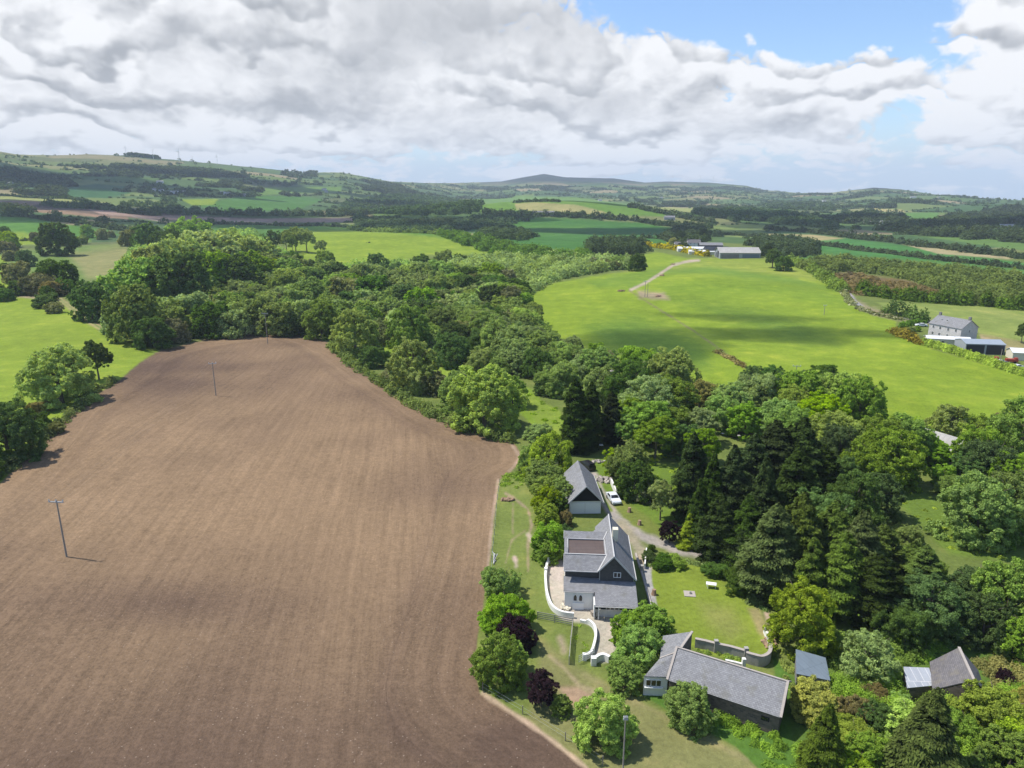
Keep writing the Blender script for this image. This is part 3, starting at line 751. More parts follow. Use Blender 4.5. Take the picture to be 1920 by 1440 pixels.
TREES = [
 # left margin of the ploughed field
 (106,638,130,.95,'pale','round2','large round tree with light feathery crown on the left edge of the ploughed field'),(180,637,58,1.35,'oak','tall2','small dark tree standing right behind the large feathery round tree'),
 (8,752,120,1.0,'blue','round1','dark green tree cut by the left edge of the photo above the ploughed field'),(62,770,64,.8,'oak'),(98,790,40,.6,'haw'),(-30,850,60,.9,'oak'),(72,752,40,.6,'rust'),
 (100,568,32,.6,'haw'),(85,545,60,.5,'oak'),
 # far left pastures
 (105,413,66,1.0,'oak','round1','dark round tree alone between the two left pastures'),(68,432,30,.7,'haw'),(135,442,32,.7,'oak'),(163,416,30,1.1,'ash'),(190,424,30,.9,'haw'),(150,438,30,.7,'wil'),(208,430,20,.8,'haw'),
 (5,418,40,.9,'oak'),(15,428,50,.8,'syc'),(10,448,40,.7,'haw'),(22,465,40,.6,'haw'),(30,486,62,.75,'haw'),(48,462,42,1.0,'blue'),(8,490,24,.7,'oak'),(105,472,88,.9,'oak','round2'),(72,508,66,.7,'haw'),(40,520,60,.55,'oak'),(100,520,60,.6,'rust'),(122,515,50,.8,'oak'),(88,530,34,1.1,'oak'),
 (-20,520,60,.7,'oak'),(5,535,50,.6,'oak'),
 (168,520,72,1.15,'oak','round3','dark ragged tree at the left end of the thicket by the grassy lane'),(250,526,102,1.15,'ash','round2','tall full ash tree at the bend of the grassy lane'),
 (285,590,75,.85,'oak','round1'),(325,598,60,.75,'haw'),(350,590,60,.7,'pale'),(395,560,80,.9,'oak','round2'),(435,580,70,.75,'wil'),(465,560,80,.8,'ash'),(520,565,90,.7,'wil'),(545,588,60,.7,'oak'),(300,560,90,.8,'wil'),(350,550,100,.7,'wil'),
 # grove beyond the field
 (243,426,44,.8,'haw'),(278,413,58,1.0,'oak'),(262,432,40,.9,'oak'),(352,407,80,.7,'ash','dome1'),(300,430,50,.9,'oak'),(320,425,50,1.0,'oak'),(310,440,40,.9,'oak'),
 (255,477,130,.85,'ash'),(250,500,110,.7,'ash','dome1'),(285,455,100,.95,'pale'),(335,465,120,1.0,'oak','round1'),(300,470,80,1,'oak'),(345,440,110,.75,'pale','dome1'),(395,432,120,.7,'pale','dome2'),(440,430,100,.7,'pale','dome1'),(480,445,80,.8,'pale'),
 (400,465,100,.9,'ash'),(440,470,90,.95,'oak'),(470,465,80,.9,'ash'),(375,490,44,1.3,'pale','airy'),(420,478,70,1.1,'ash'),(500,470,60,.9,'wil'),(380,470,60,1.1,'oak'),
 (250,525,90,.6,'wil'),(300,512,120,.55,'wil'),(350,520,90,.5,'wil'),
 (512,427,30,1.5,'oak','tall1'),(536,431,22,1.9,'pale','tall2'),(553,425,30,1.55,'pale','tall2'),(574,428,34,1.35,'pale','tall2'),(601,450,24,1.2,'wil','tall2'),(548,440,20,1.8,'ash','tall2'),
 (515,482,56,.9,'syc'),(553,487,34,1.1,'oak'),(588,484,44,.95,'oak'),(610,470,44,.7,'ash'),(632,488,52,.85,'oak'),(540,470,46,.6,'oak'),(660,505,50,.7,'wil'),
 (708,472,48,.95,'oak','round1','very dark round tree standing alone in front of the sunlit middle meadow'),(785,476,44,.7,'oak'),(830,470,40,.8,'wil'),(740,494,40,.7,'blue'),(790,490,60,.85,'wil'),(865,475,30,.6,'oak'),
 (580,515,64,1.0,'ash','round2'),(650,520,70,.7,'haw'),(700,515,90,.6,'oak','dome2'),(750,520,70,.7,'wil'),
 # edge of the ploughed field
 (601,558,78,1.0,'ash','airy'),(664,573,90,1.05,'pale','airy','pale airy tree at the far right edge of the ploughed field'),(765,566,78,1.15,'ash','airy'),(712,600,60,.8,'wil'),(848,624,76,.85,'oak','dome2','dark rounded bush tree behind the field-edge row'),
 (775,630,98,1.1,'pale','airy'),(700,648,56,.75,'oak'),(740,690,50,.6,'haw'),(908,678,138,.95,'pale','round2','big pale broad tree on the right edge of the ploughed field'),(860,690,90,.95,'ash','round3'),(815,692,56,.9,'haw'),(960,700,60,1.1,'ash'),
 (905,575,60,.9,'wil'),(880,545,50,1.0,'wil'),(920,530,60,.9,'oak'),(960,535,36,1.4,'haw'),(965,575,46,.9,'haw'),(935,600,80,.8,'wil'),(985,610,70,.7,'wil'),(1020,620,70,.7,'wil'),(905,620,60,.7,'oak'),
 (1010,655,66,.85,'oak','dome2'),(960,650,60,.9,'wil'),(1060,640,60,.8,'wil'),(1050,680,80,.8,'wil'),(1120,640,48,1.0,'ash'),(1140,655,40,.9,'haw'),(1095,665,70,.8,'wil'),
 (900,655,50,.8,'pale'),(935,668,44,1.0,'ash'),(1020,705,40,.9,'blue'),(1045,705,40,1,'ash'),
 # around the dark cypress clump
 (1260,645,92,1.1,'pale','round2','big round pale tree standing proud at the foot of the green hill'),(1210,650,54,1.1,'syc'),(1180,672,96,1.0,'oak','round1'),(1245,700,80,1.0,'oak'),(1130,690,80,.8,'wil'),
 (1078,712,62,2.3,'cyp','col1','tallest blackish cypress of the clump behind the garage'),(1108,716,60,2.2,'cyp','col2','blackish cypress in the middle of the clump behind the garage'),(1146,735,52,2.0,'cyp','col1','right-hand blackish cypress of the clump behind the garage'),(1090,735,60,2.0,'cyp','col2','front blackish cypress of the clump behind the garage'),
 (1185,735,70,1.2,'ash'),(1222,742,90,1.1,'ash','tall1'),(1312,707,66,1.05,'gold','round3','yellowish pale tree at the foot of the green hill'),(1270,760,80,.95,'ash'),(1310,760,80,.95,'wil'),(1350,740,80,.9,'ash'),(1375,712,90,.95,'wil','airy'),(1425,715,80,.9,'wil','airy'),
 (1180,770,60,1.2,'ash'),(1230,780,80,1.1,'ash','tall2'),(1280,790,70,1.0,'blue'),(1320,795,60,1.3,'ash'),
 (1410,684,50,.9,'blue'),(1450,682,56,.9,'blue'),(1400,750,80,.9,'ash'),(1455,745,90,.9,'ash'),(1490,718,80,1.0,'syc'),(1480,760,90,1,'ash'),(1545,675,70,1.2,'oak'),(1580,690,80,1.1,'syc'),(1615,700,90,1.25,'ash','round2'),(1540,730,90,1.0,'syc'),(1600,745,60,1,'ash'),
 (1560,765,110,.85,'pale','round3'),(1610,790,90,.9,'ash'),(1655,775,100,.95,'ash'),(1700,770,90,1.1,'ash','round2'),(1680,800,120,1.0,'ash','round1'),(1640,815,120,.8,'ash'),(1735,805,60,1.1,'ash'),(1785,755,90,.9,'pale','airy','sparse pale tree leaning over the grey boulders'),
 (1830,780,80,.8,'syc'),(1757,822,56,1.0,'ash'),(1812,838,50,1.0,'ash'),(1770,868,50,.9,'ash'),(1888,775,44,.85,'rust','dome3'),(1905,800,50,.7,'oak'),(1860,830,110,.8,'blue'),(1905,845,90,1.0,'ash'),(1825,840,80,.9,'blue'),(1840,880,140,1.05,'ash','round2'),(1900,880,120,1.1,'ash','round1'),(1795,890,60,.8,'ash'),(1870,930,90,1.1,'oak'),(1925,920,80,1.2,'ash'),
 # conifer stand
 (1297,812,78,2.2,'cyp','col2'),(1335,850,76,2.1,'cyp','cone1'),(1372,835,80,2.2,'cyp','col2'),(1410,815,90,1.9,'cyp','col1'),(1450,790,110,1.6,'cyp','col1'),(1500,785,120,1.5,'cyp','col2'),(1540,835,90,1.5,'cyp','col1'),(1475,800,90,1.6,'cyp','cone1'),(1490,840,110,1.8,'cyp','col2'),(1430,860,100,1.9,'cyp','cone1'),
 (1310,900,70,1.9,'cyp','cone1'),(1350,925,80,1.8,'cyp','col2'),(1400,930,90,1.7,'cyp','col2'),(1435,890,56,2.3,'droop','cone1'),
 (1450,945,120,1.6,'droop','col2'),(1500,925,120,1.7,'droop','col2'),(1560,940,110,1.7,'droop','col2'),(1610,960,120,1.6,'droop','col2'),(1650,985,100,1.4,'droop','col1'),(1580,1000,120,1.4,'droop','col2'),(1520,1010,110,1.4,'droop','cone1'),(1640,1040,110,1.3,'cyp','col1'),(1705,1020,76,1.2,'droop','col1'),
 (1600,880,110,1.2,'blue','round1'),(1650,880,90,1.1,'blue','round3'),(1580,860,80,1.3,'oak'),(1700,985,60,.7,'wil'),
 (1390,990,70,1.4,'cyp','cone1'),(1360,975,60,1.6,'cyp','col2'),(1455,1000,110,1.2,'droop','col2'),
 # bluish broadleaves lower right
 (1745,1085,140,.85,'blue','round1'),(1690,1100,80,.8,'blue'),(1830,1060,120,.85,'blue','round2'),(1895,1045,130,1.2,'ash','round2','tall bright tree at the right edge below the hillside glade'),(1850,1110,100,1.1,'oak'),(1745,1040,60,.8,'ash'),(1640,1090,80,1.2,'cyp','cone1'),(1925,1150,90,1.1,'ash'),(1700,1140,100,.8,'oak'),
 (1506,1088,128,1.1,'syc','round2','bright yellow-green round tree right of the mown lawn'),(1628,1184,112,.92,'wil','airy','loose rounded willow right of the small grey lean-to shed'),
 (1742,1292,180,1.18,'droop','cone2','big drooping dark green spruce at the bottom right'),(1548,1322,110,1.4,'droop','cone2','ragged drooping conifer at the bottom beside the long outbuilding'),
 (1528,1285,100,.6,'gold','dome2'),(1600,1310,70,.8,'rust','dome1'),(1640,1290,50,.7,'rust'),(1868,1285,140,.85,'syc','round2'),(1820,1340,90,.8,'ash'),(1900,1370,110,.9,'ash'),(1650,1320,80,.9,'blue'),(1625,1370,90,.9,'ash'),(1690,1305,60,.6,'ash'),(1885,1255,36,.9,'beech','round1'),(1605,1415,80,.7,'syc'),(1830,1400,80,1.2,'droop'),(1920,1300,80,.8,'gold'),
 # round the house
 (1222,1130,84,.85,'ash','round2'),(1180,1145,70,.95,'ash','round1'),(1198,1175,96,.95,'ash','round1'),(1172,1238,70,.9,'ash','round3'),(1290,1283,96,.9,'ash','round1','leafy round tree hiding the front wall of the long outbuilding'),
 (1392,1066,64,.75,'oak','dome1','clipped dark shrub at the far corner of the lawn'),(1133,1300,112,1.0,'syc','round1','bright yellow-green tree beside the wooden pole at the bottom'),
 (968,1155,72,.95,'beech','round2','copper beech at the top of the group in the paddock corner'),(1015,1255,66,1.25,'beech','tall1','dark purple copper beech at the bottom of the paddock group'),(940,1062,74,.78,'ash','dome1','round bush alone beside the ploughed field'),(950,1118,92,.72,'ash','dome2'),(925,1145,60,.6,'ash','dome1'),(935,1188,96,1.15,'ash','round1','tall green tree on the field boundary beside the copper beeches'),(1052,1300,42,1.1,'wil'),(960,1200,60,1.2,'wil','tall1'),
 (1030,818,92,.85,'syc','dome1'),(1000,835,60,.8,'ash'),(1010,795,60,.5,'wil'),(1022,865,84,.6,'ash','dome2'),(1022,893,50,.9,'syc'),(1026,912,56,1.0,'syc','round1'),(1026,940,52,1.0,'syc','round2'),(1052,895,46,1.3,'wil'),(1030,975,72,1.0,'ash'),(1060,955,30,1.1,'rust'),(1055,980,40,1.0,'oak'),(1025,1000,60,.9,'ash'),(1050,925,36,1.2,'oak'),
 (1148,835,36,1.7,'syc','slim'),(1180,832,80,.9,'wil','dome2'),(1192,860,72,1.1,'oak','round2','dense dark round tree right of the driveway wall'),(1168,905,26,1.2,'oak'),(1208,905,46,.8,'white','dome1','shrub covered in white flowers right of the driveway'),(1240,900,52,1.6,'pale','tall2','thin pale tree beside the gravel drive'),
 (1256,972,40,1.25,'beech','tall1','small purple-leaved tree beside the gravel drive'),(1292,962,50,1.4,'syc','cone1','light green spruce between two purple-leaved trees'),(1312,975,34,1.5,'beech','tall1','narrow purple-leaved tree right of the light green spruce'),
 (1222,1032,34,.7,'oak','dome1'),(1245,1040,44,.6,'oak','dome2'),(1270,1040,36,.7,'syc','dome1'),(1222,1018,16,1,'oak'),(1345,1055,50,.5,'oak','dome3'),(1380,1000,40,1,'oak'),(1425,1090,30,.8,'wil'),
 # trees by the farm on the hill
 (1195,472,34,1.1,'oak'),(1178,484,24,.8,'wil'),(1158,478,30,.8,'wil'),(1130,485,30,.7,'haw'),(1115,480,24,1.0,'white'),(1150,488,26,.7,'haw'),(1276,432,22,1.0,'far'),(1318,424,22,1.2,'far'),(1262,444,18,.9,'gold'),
 (1450,462,34,1.2,'oak'),(1470,478,34,.9,'oak'),(1440,455,26,1.3,'far'),(1918,606,24,1.6,'oak'),(1762,596,12,.9,'ash'),(1722,610,12,1.0,'ash'),(1708,612,18,.7,'wil'),
]
for t in TREES:
    if t[0] < 230 and t[1] < 560 and len(t) < 7: t = (t[0], t[1] + t[2] * .1, t[2] * .82) + tuple(t[3:])
    tree(t[0], t[1], t[2], t[3], t[4], t[5] if len(t) > 5 else None, t[6] if len(t) > 6 else None)

# ------------------------------------------------------------------ scattered thickets
def wpoly(poly): return [tuple(G(*p)[:2]) for p in poly]
def inpoly(poly, x, y): return sdf(poly, np.array([x], float), np.array([y], float))[0] > 0
MEADV = [(985,600),(1000,560),(1300,500),(1920,700),(1920,785),(1840,765),(1700,765),(1660,770),(1650,700),(1560,672),(1400,685),(1335,712),(1300,695),(1200,645),(1110,632)]
GAPS = [[(690,640),(765,650),(785,672),(730,690)],[(985,735),(1050,770),(1070,830),(1000,790)],[(800,690),(850,680),(870,700),(830,705)]]
NOGO = [[(1650,890),(1700,903),(1800,958),(1930,1015),(1930,1060),(1790,1040),(1700,965)], [(1205,1062),(1290,1058),(1370,1070),(1425,1140),(1450,1225),(1400,1245),(1330,1228),(1260,1190),(1215,1110)]]
def spots(poly, sp, seed, jit=.42, avoid=.36):
    Wp = wpoly(poly); P = np.array(Wp); rg = np.random.default_rng(seed); out = []
    spf = sp if callable(sp) else (lambda r: sp)
    y = P[:, 1].min()
    while y < P[:, 1].max():
        s = spf(y); x = P[:, 0].min() + rg.uniform(0, s)
        while x < P[:, 0].max():
            a, b = x + rg.normal() * s * jit * .6, y + rg.normal() * s * jit * .6
            x += s
            if not inpoly(Wp, a, b): continue
            z = float(Z(a, b)); pp = proj(a, b, z)
            if any(inpoly(q_, pp[0], pp[1]) for q_ in NOGO): continue
            if any(math.hypot(a - p[0], b - p[1]) < p[2] * avoid for p in PLACED): continue
            out.append((a, b, z, s))
        y += s * .87
    return out
def thicket(poly, sp, mix, ratio, seed, group, wk=1.12, shapes=('dome1', 'dome2', 'dome3', 'round1', 'round2')):
    rg = random.Random(seed); names, wts = zip(*mix); n = 0
    for a, b, z, s in spots(poly, sp, seed):
        mat = rg.choices(names, wts)[0]; w = s * wk * rg.uniform(.75, 1.25); ra = rg.uniform(*ratio)
        shp = rg.choice([q for q in shapes if (SH[q][1] / 10 > .8) == (ra > .8)] or list(shapes))
        if mat in ('cyp', 'droop'): shp = rg.choice(['col1', 'col2', 'cone1']); w *= .75; ra = rg.uniform(1.2, 1.5)
        if inpoly(MEADV, *proj(a, b, z + w * ra * .93)) or any(inpoly(g_, *proj(a, b, z + w * ra * q1)) for g_ in GAPS for q1 in (.1, .6)): continue
        if any(inpoly(NOGO[0], *proj(a + q0 * w * .4, b, z + w * ra * q1)) for q0 in (-1, 0, 1) for q1 in (.35, .65, .9)): continue
        put_tree(np.array([a, b, z - .1]), w, ra, shp, mat, None, group); n += 1
    return n
WILMIX = [('wil', 6), ('ash', 2), ('oak', 2), ('pale', 1.2), ('haw', .7)]
cnt = 0
cnt += thicket([(200,625),(300,636),(400,608),(520,594),(580,600),(640,636),(700,640),(700,590),(560,560),(420,545),(260,560),(200,590)], 12, WILMIX, (.6,.85), 21, 'grey-green bushes of the thicket beyond the ploughed field')
cnt += thicket([(240,560),(420,545),(560,560),(700,590),(800,640),(900,660),(1000,700),(1060,690),(1000,600),(960,530),(800,520),(640,530),(500,500),(300,520)], lambda r: 12.5 + max(0, r - 300) * .022, WILMIX, (.55,.85), 22, 'bushes and low trees of the long thicket')
cnt += thicket([(860,650),(1000,720),(1060,700),(1180,740),(1340,770),(1330,720),(1200,690),(1060,650),(980,610),(880,620)], 12, WILMIX, (.65,.95), 23, 'low trees between the ploughed field and the green hill')
cnt += thicket([(1180,780),(1330,800),(1340,850),(1290,860),(1170,830),(1150,790)], 12, [('ash',3),('wil',1),('blue',1)], (.9,1.2), 24, 'trees right of the cypress clump')
cnt += thicket([(1340,770),(1560,800),(1760,850),(1760,800),(1640,770),(1450,730),(1350,735)], 12, [('ash',4),('wil',2),('blue',1),('syc',1)], (.7,.95), 25, 'trees along the near foot of the green hill')
cnt += thicket([(1400,1010),(1560,1120),(1640,1160),(1790,1140),(1740,1050),(1560,1000)], 10, [('cyp',3),('droop',2),('oak',1)], (1.0,1.3), 26, 'trees of the dark conifer stand')
cnt += thicket([(1560,880),(1650,890),(1700,980),(1740,1060),(1640,1040),(1560,960)], 11, [('blue',3),('oak',2),('droop',1)], (.9,1.3), 27, 'trees between the conifer stand and the glade')
cnt += thicket([(1770,900),(1920,960),(2000,960),(2000,860),(1880,830),(1780,850)], 12, [('ash',4),('oak',1),('blue',1)], (.9,1.2), 28, 'trees on the right edge above the glade')
cnt += thicket([(1780,1060),(1930,1110),(1990,1200),(1900,1190),(1800,1130)], 11, [('blue',2),('ash',2),('oak',1)], (.9,1.2), 29, 'trees on the right edge below the glade')
cnt += thicket([(1580,1370),(1700,1380),(1860,1390),(1980,1380),(1980,1490),(1560,1490)], 6.5, [('ash',4),('syc',3),('wil',1)], (.5,.7), 30, 'bushes of the overgrown bottom right corner')
print('SCATTER', cnt, 'LIST', len(TREES))

# ------------------------------------------------------------------ building materials
def simple(name, c, rough=.8, var=.18, sc=1.5, metal=0., spec=.3, dirt=None):
    m, T = newmat(name); co = T.objco(); n = T.noise(co, sc, 4, .6); n2 = T.noise(co, sc * 6, 3, .6)
    col = T.scale(T.comb(*c), (1 - var) + n * var * 1.3 + n2 * var * .7)
    if dirt: col = T.mix(T.ss(n, .5, .72) * .6, col, dirt)
    return finish(m, T, col, rough, n2, .15, .02, spec, metal)
def rows(name, c1, c2, mort, w=.35, h=.22, msize=.012, dirt=None, rough=.7, bstr=.4, vary=.5, spec=.3):
    m, T = newmat(name); uv = T.uv()
    b = T.node('ShaderNodeTexBrick'); T.put(b.inputs['Vector'], uv); b.inputs['Scale'].default_value = 1.0
    for k, v in (('Color1', c1), ('Color2', c2), ('Mortar', mort)): b.inputs[k].default_value = tuple(v) + (1,)
    b.inputs['Brick Width'].default_value = w; b.inputs['Row Height'].default_value = h; b.inputs['Mortar Size'].default_value = msize
    co = T.objco(); n = T.noise(co, .7, 4, .6); n2 = T.noise(uv, 7., 3, .7)
    x, y, z = T.sep(uv); streak = T.noise(T.comb(x * 2.2, y * .25, 0.), 1.6, 3, .6)
    col = T.scale(X(T, b.outputs['Color']), .62 + n * .34 + n2 * vary * .5 + streak * .28)
    if dirt: col = T.mix(T.ss(T.noise(co, .5, 5, .65), .52, .7) * .55, col, dirt)
    return finish(m, T, col, rough, X(T, b.outputs['Fac']) * -1.0 + n2 * .3, bstr, .03, spec)
M = dict(
 slate=rows('slate_roof', (.175,.175,.180), (.235,.235,.238), (.085,.085,.09), dirt=(.135,.13,.10)),
 slateold=rows('old_slate', (.115,.108,.112), (.16,.15,.15), (.06,.055,.055), dirt=(.17,.15,.11)),
 hung=rows('slate_hanging', (.060,.056,.054), (.085,.080,.076), (.04,.037,.035)),
 stone=rows('rubble_stone', (.15,.115,.09), (.075,.062,.055), (.12,.105,.085), w=.45, h=.26, msize=.02, dirt=(.06,.07,.03), rough=.95, vary=1.2),
 greyrender=rows('pale_stone', (.50,.47,.45), (.40,.38,.36), (.46,.44,.42), w=.5, h=.3, msize=.02, rough=.95, vary=.8), greystone=rows('grey_stone', (.19,.18,.175), (.13,.125,.12), (.21,.20,.19), w=.5, h=.3, msize=.02, rough=.95, vary=1.0),
 white=simple('white_render', (.72,.71,.67), .85, .12, .8, dirt=(.50,.48,.42)), whitewood=simple('white_paint', (.78,.78,.76), .5, .06, 2.),
 black=simple('black_boards_shade', (.014,.014,.016), .8, .3, 2.), felt=rows('brown_felt', (.085,.062,.055), (.10,.075,.065), (.065,.05,.045), w=6., h=1.0, msize=.03, vary=.6),
 lead=simple('lead_flashing', (.46,.45,.43), .6, .2, 2.), coping=simple('stone_coping', (.36,.32,.28), .9, .3, 3.), cream=simple('cream_render', (.62,.57,.44), .85, .2, 2.),
 glass=simple('window_glass', (.012,.014,.018), .08, .1, 1., spec=.8), wood=simple('weathered_timber', (.23,.20,.165), .9, .35, 4.), pole=simple('pole_timber', (.27,.245,.21), .9, .3, 3.),
 fence=simple('grey_fence_timber', (.30,.29,.26), .9, .25, 4.), metal=simple('galvanised_steel', (.36,.40,.43), .45, .2, 1., .3, .5), tinwhite=simple('pale_sheeting', (.62,.63,.62), .5, .2, .7),
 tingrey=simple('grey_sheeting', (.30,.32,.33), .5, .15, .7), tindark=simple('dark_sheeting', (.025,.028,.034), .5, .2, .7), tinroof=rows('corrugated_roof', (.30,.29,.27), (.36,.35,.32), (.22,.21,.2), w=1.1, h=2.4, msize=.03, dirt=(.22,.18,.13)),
 bluetin=rows('blue_grey_sheet', (.135,.17,.20), (.15,.185,.215), (.11,.14,.165), w=1.0, h=20., msize=.03, vary=.3), oldtin=rows('rusty_tin', (.33,.35,.38), (.27,.29,.33), (.5,.5,.5), w=.9, h=20., msize=.04, dirt=(.40,.42,.45)),
 concrete=simple('concrete', (.33,.32,.29), .9, .3, 1.5, dirt=(.18,.18,.14)), rock=simple('boulder', (.27,.25,.24), .95, .5, 1., dirt=(.12,.12,.08)), rubber=simple('tyre_rubber', (.02,.02,.02), .9, .1, 3.),
 ceramic=simple('insulator', (.55,.55,.53), .4, .1, 2.), rust=simple('red_machinery', (.30,.05,.03), .6, .3, 2.), teal=simple('teal_paint', (.05,.35,.28), .5, .1, 2.), bareearth=simple('bare_wood', (.30,.20,.13), .9, .4, 5.),
)
def paint(name, c): return simple(name, c, .25, .03, 1., 0., .6)
CARP = dict(silver=paint('car_paint_silver', (.66,.69,.72)), black=paint('car_paint_black', (.02,.02,.024)), white=paint('car_paint_white', (.72,.73,.74)), red=paint('car_paint_red', (.35,.03,.025)), blue=paint('car_paint_blue', (.04,.07,.16)))

def poly_mesh(name, faces, mat, parent=None, smooth=False):
    """faces: lists of world points, each its own polygon; UVs in metres along / up the face"""
    off = np.array(parent.matrix_world.translation if False else (parent.location if parent else (0, 0, 0)))
    V = []; F = []
    for f in faces:
        F.append(list(range(len(V), len(V) + len(f)))); V += [tuple(np.array(p, float) - off) for p in f]
    me = bpy.data.meshes.new(name); me.from_pydata(V, [], F); me.update()
    uv = me.uv_layers.new(name='UVMap')
    for p in me.polygons:
        n = np.array(p.normal)
        u = np.cross([0, 0, 1], n); u = u / np.linalg.norm(u) if np.linalg.norm(u) > .02 else np.array([1., 0, 0])
        v = np.cross(n, u)
        for li in p.loop_indices:
            c = np.array(me.vertices[me.loops[li].vertex_index].co); uv.data[li].uv = (float(c @ u), float(c @ v))
    return link(name, me, mat, parent)
def slab_f(poly, t):
    P = [np.array(p, float) for p in poly]; n = np.cross(P[1] - P[0], P[2] - P[0]); n /= np.linalg.norm(n)
    if n[2] < 0: P = P[::-1]; n = -n
    B = [p - n * t for p in P]; k = len(P)
    return [P, B[::-1]] + [[P[i], B[i], B[(i + 1) % k], P[(i + 1) % k]] for i in range(k)]
def body_f(foot, z0):
    """foot: (x, y, ztop) anticlockwise; vertical walls + cap"""
    P = [np.array(p, float) for p in foot]; k = len(P)
    area = sum(P[i][0] * P[(i + 1) % k][1] - P[(i + 1) % k][0] * P[i][1] for i in range(k))
    if area < 0: P = P[::-1]
    B = [np.array([p[0], p[1], z0]) for p in P]
    return [[B[i], B[(i + 1) % k], P[(i + 1) % k], P[i]] for i in range(k)]
def box_f(c, ax, ay, az):
    """box: centre, three half vectors"""
    c, ax, ay, az = [np.array(q, float) for q in (c, ax, ay, az)]
    if np.dot(np.cross(ax, ay), az) < 0: ax = -ax
    g = lambda i, j, k: c + ax * i + ay * j + az * k
    return [[g(-1,-1,-1), g(-1,1,-1), g(1,1,-1), g(1,-1,-1)], [g(-1,-1,1), g(1,-1,1), g(1,1,1), g(-1,1,1)], [g(-1,-1,-1), g(1,-1,-1), g(1,-1,1), g(-1,-1,1)],
            [g(1,-1,-1), g(1,1,-1), g(1,1,1), g(1,-1,1)], [g(1,1,-1), g(-1,1,-1), g(-1,1,1), g(1,1,1)], [g(-1,1,-1), g(-1,-1,-1), g(-1,-1,1), g(-1,1,1)]]
def beam_f(a, b, w, h, up=(0, 0, 1)):
    a, b = np.array(a, float), np.array(b, float); d = (b - a) / 2; n = unit(d); s = np.cross(n, up)
    s = unit(s) if np.linalg.norm(s) > .01 else np.array([1., 0, 0]); u = np.cross(s, n)
    return box_f((a + b) / 2, d, s * w / 2, u * h / 2)
class Fr:
    """local frame: origin, rotation (clockwise degrees), base z"""
    def __init__(s, o, rot, z0=0.): c, q = math.cos(R(rot)), math.sin(R(rot)); s.o = np.array([o[0], o[1], z0]); s.U = np.array([c, -q, 0]); s.V = np.array([q, c, 0]); s.Z = np.array([0, 0, 1.])
    def __call__(s, u, v, z=0.): return s.o + s.U * u + s.V * v + s.Z * z
def window(root, fr, p, along, w, h, n, panes=1, arch=False, fmat='whitewood', name='window', mull=.07):
    """window with centre-bottom p; along: unit vector; n: outward unit vector"""
    p, a, n = np.array(p, float), np.array(along, float), np.array(n, float); Zv = np.array([0, 0, 1.])
    def outline(s):
        hw = w / 2 - s
        if not arch: return [p + a * x + Zv * z for x, z in ((-hw, s), (hw, s), (hw, h - s), (-hw, h - s))]
        pts = [(-hw, s), (hw, s), (hw, h * .5)] + [(hw * math.cos(t) ** 1.3, h * .5 + (h * .5 - s) * math.sin(t)) for t in (.4, .8, 1.15)] + [(0, h - s)] + [(-hw * math.cos(t) ** 1.3, h * .5 + (h * .5 - s) * math.sin(t)) for t in (1.15, .8, .4)] + [(-hw, h * .5)]
        return [p + a * x + Zv * z for x, z in pts]
    o, i = outline(0), outline(mull); k = len(o); f = []
    for q in range(k):
        r = (q + 1) % k
        f += [[o[q] + n * .07, o[r] + n * .07, i[r] + n * .07, i[q] + n * .07], [o[q], o[r], o[r] + n * .07, o[q] + n * .07], [i[q] + n * .07, i[r] + n * .07, i[r] + n * .01, i[q] + n * .01]]
    for m in range(1, panes):
        x = -w / 2 + w * m / panes
        f += box_f(p + a * x + Zv * h * (.5 if not arch else .45) + n * .04, a * .035, n * .03, Zv * (h * .48 if not arch else h * .42))
    wn = poly_mesh(name, f, M[fmat], root)
    g = poly_mesh('pane', [[q + n * .025 for q in i]], M['glass'], None); g.data.transform(__import__('mathutils').Matrix.Translation(-Vector(root.location))); g.parent = wn
    return wn

# ------------------------------------------------------------------ main house
H = Fr((8.0, 95.9), 4.1)
hr = empty('house', (13.0, 100.0, 0), 'slate-roofed main house with cream chimney, flat brown roof section and lean-to front', 'house')
W_ = lambda pts: [H(*p) for p in pts]
poly_mesh('wall', body_f(W_([(5.15,-.6,5.4),(7.17,-.6,7.65),(10.25,-.6,4.25),(10.25,13.0,4.25),(7.17,13.0,7.65),(5.15,13.0,5.4)]), -.3)
          + body_f(W_([(0,0,5.15),(5.1,0,5.15),(5.1,8.9,5.15),(0,8.9,5.15)]), -.3) + body_f(W_([(3.5,9.0,3.7),(5.1,9.0,3.7),(5.1,12.2,3.7),(3.5,12.2,3.7)]), -.3), M['white'], hr)
poly_mesh('slate_hung_gable', slab_f(W_([(5.2,-.68,3.4),(10.2,-.68,3.4),(10.2,-.68,4.2),(7.17,-.68,7.55),(5.2,-.68,5.3)]), .06) + slab_f(W_([(.02,-.06,3.7),(5.1,-.06,3.7),(5.1,-.06,5.15),(.02,-.06,5.15)]), .05), M['hung'], hr)
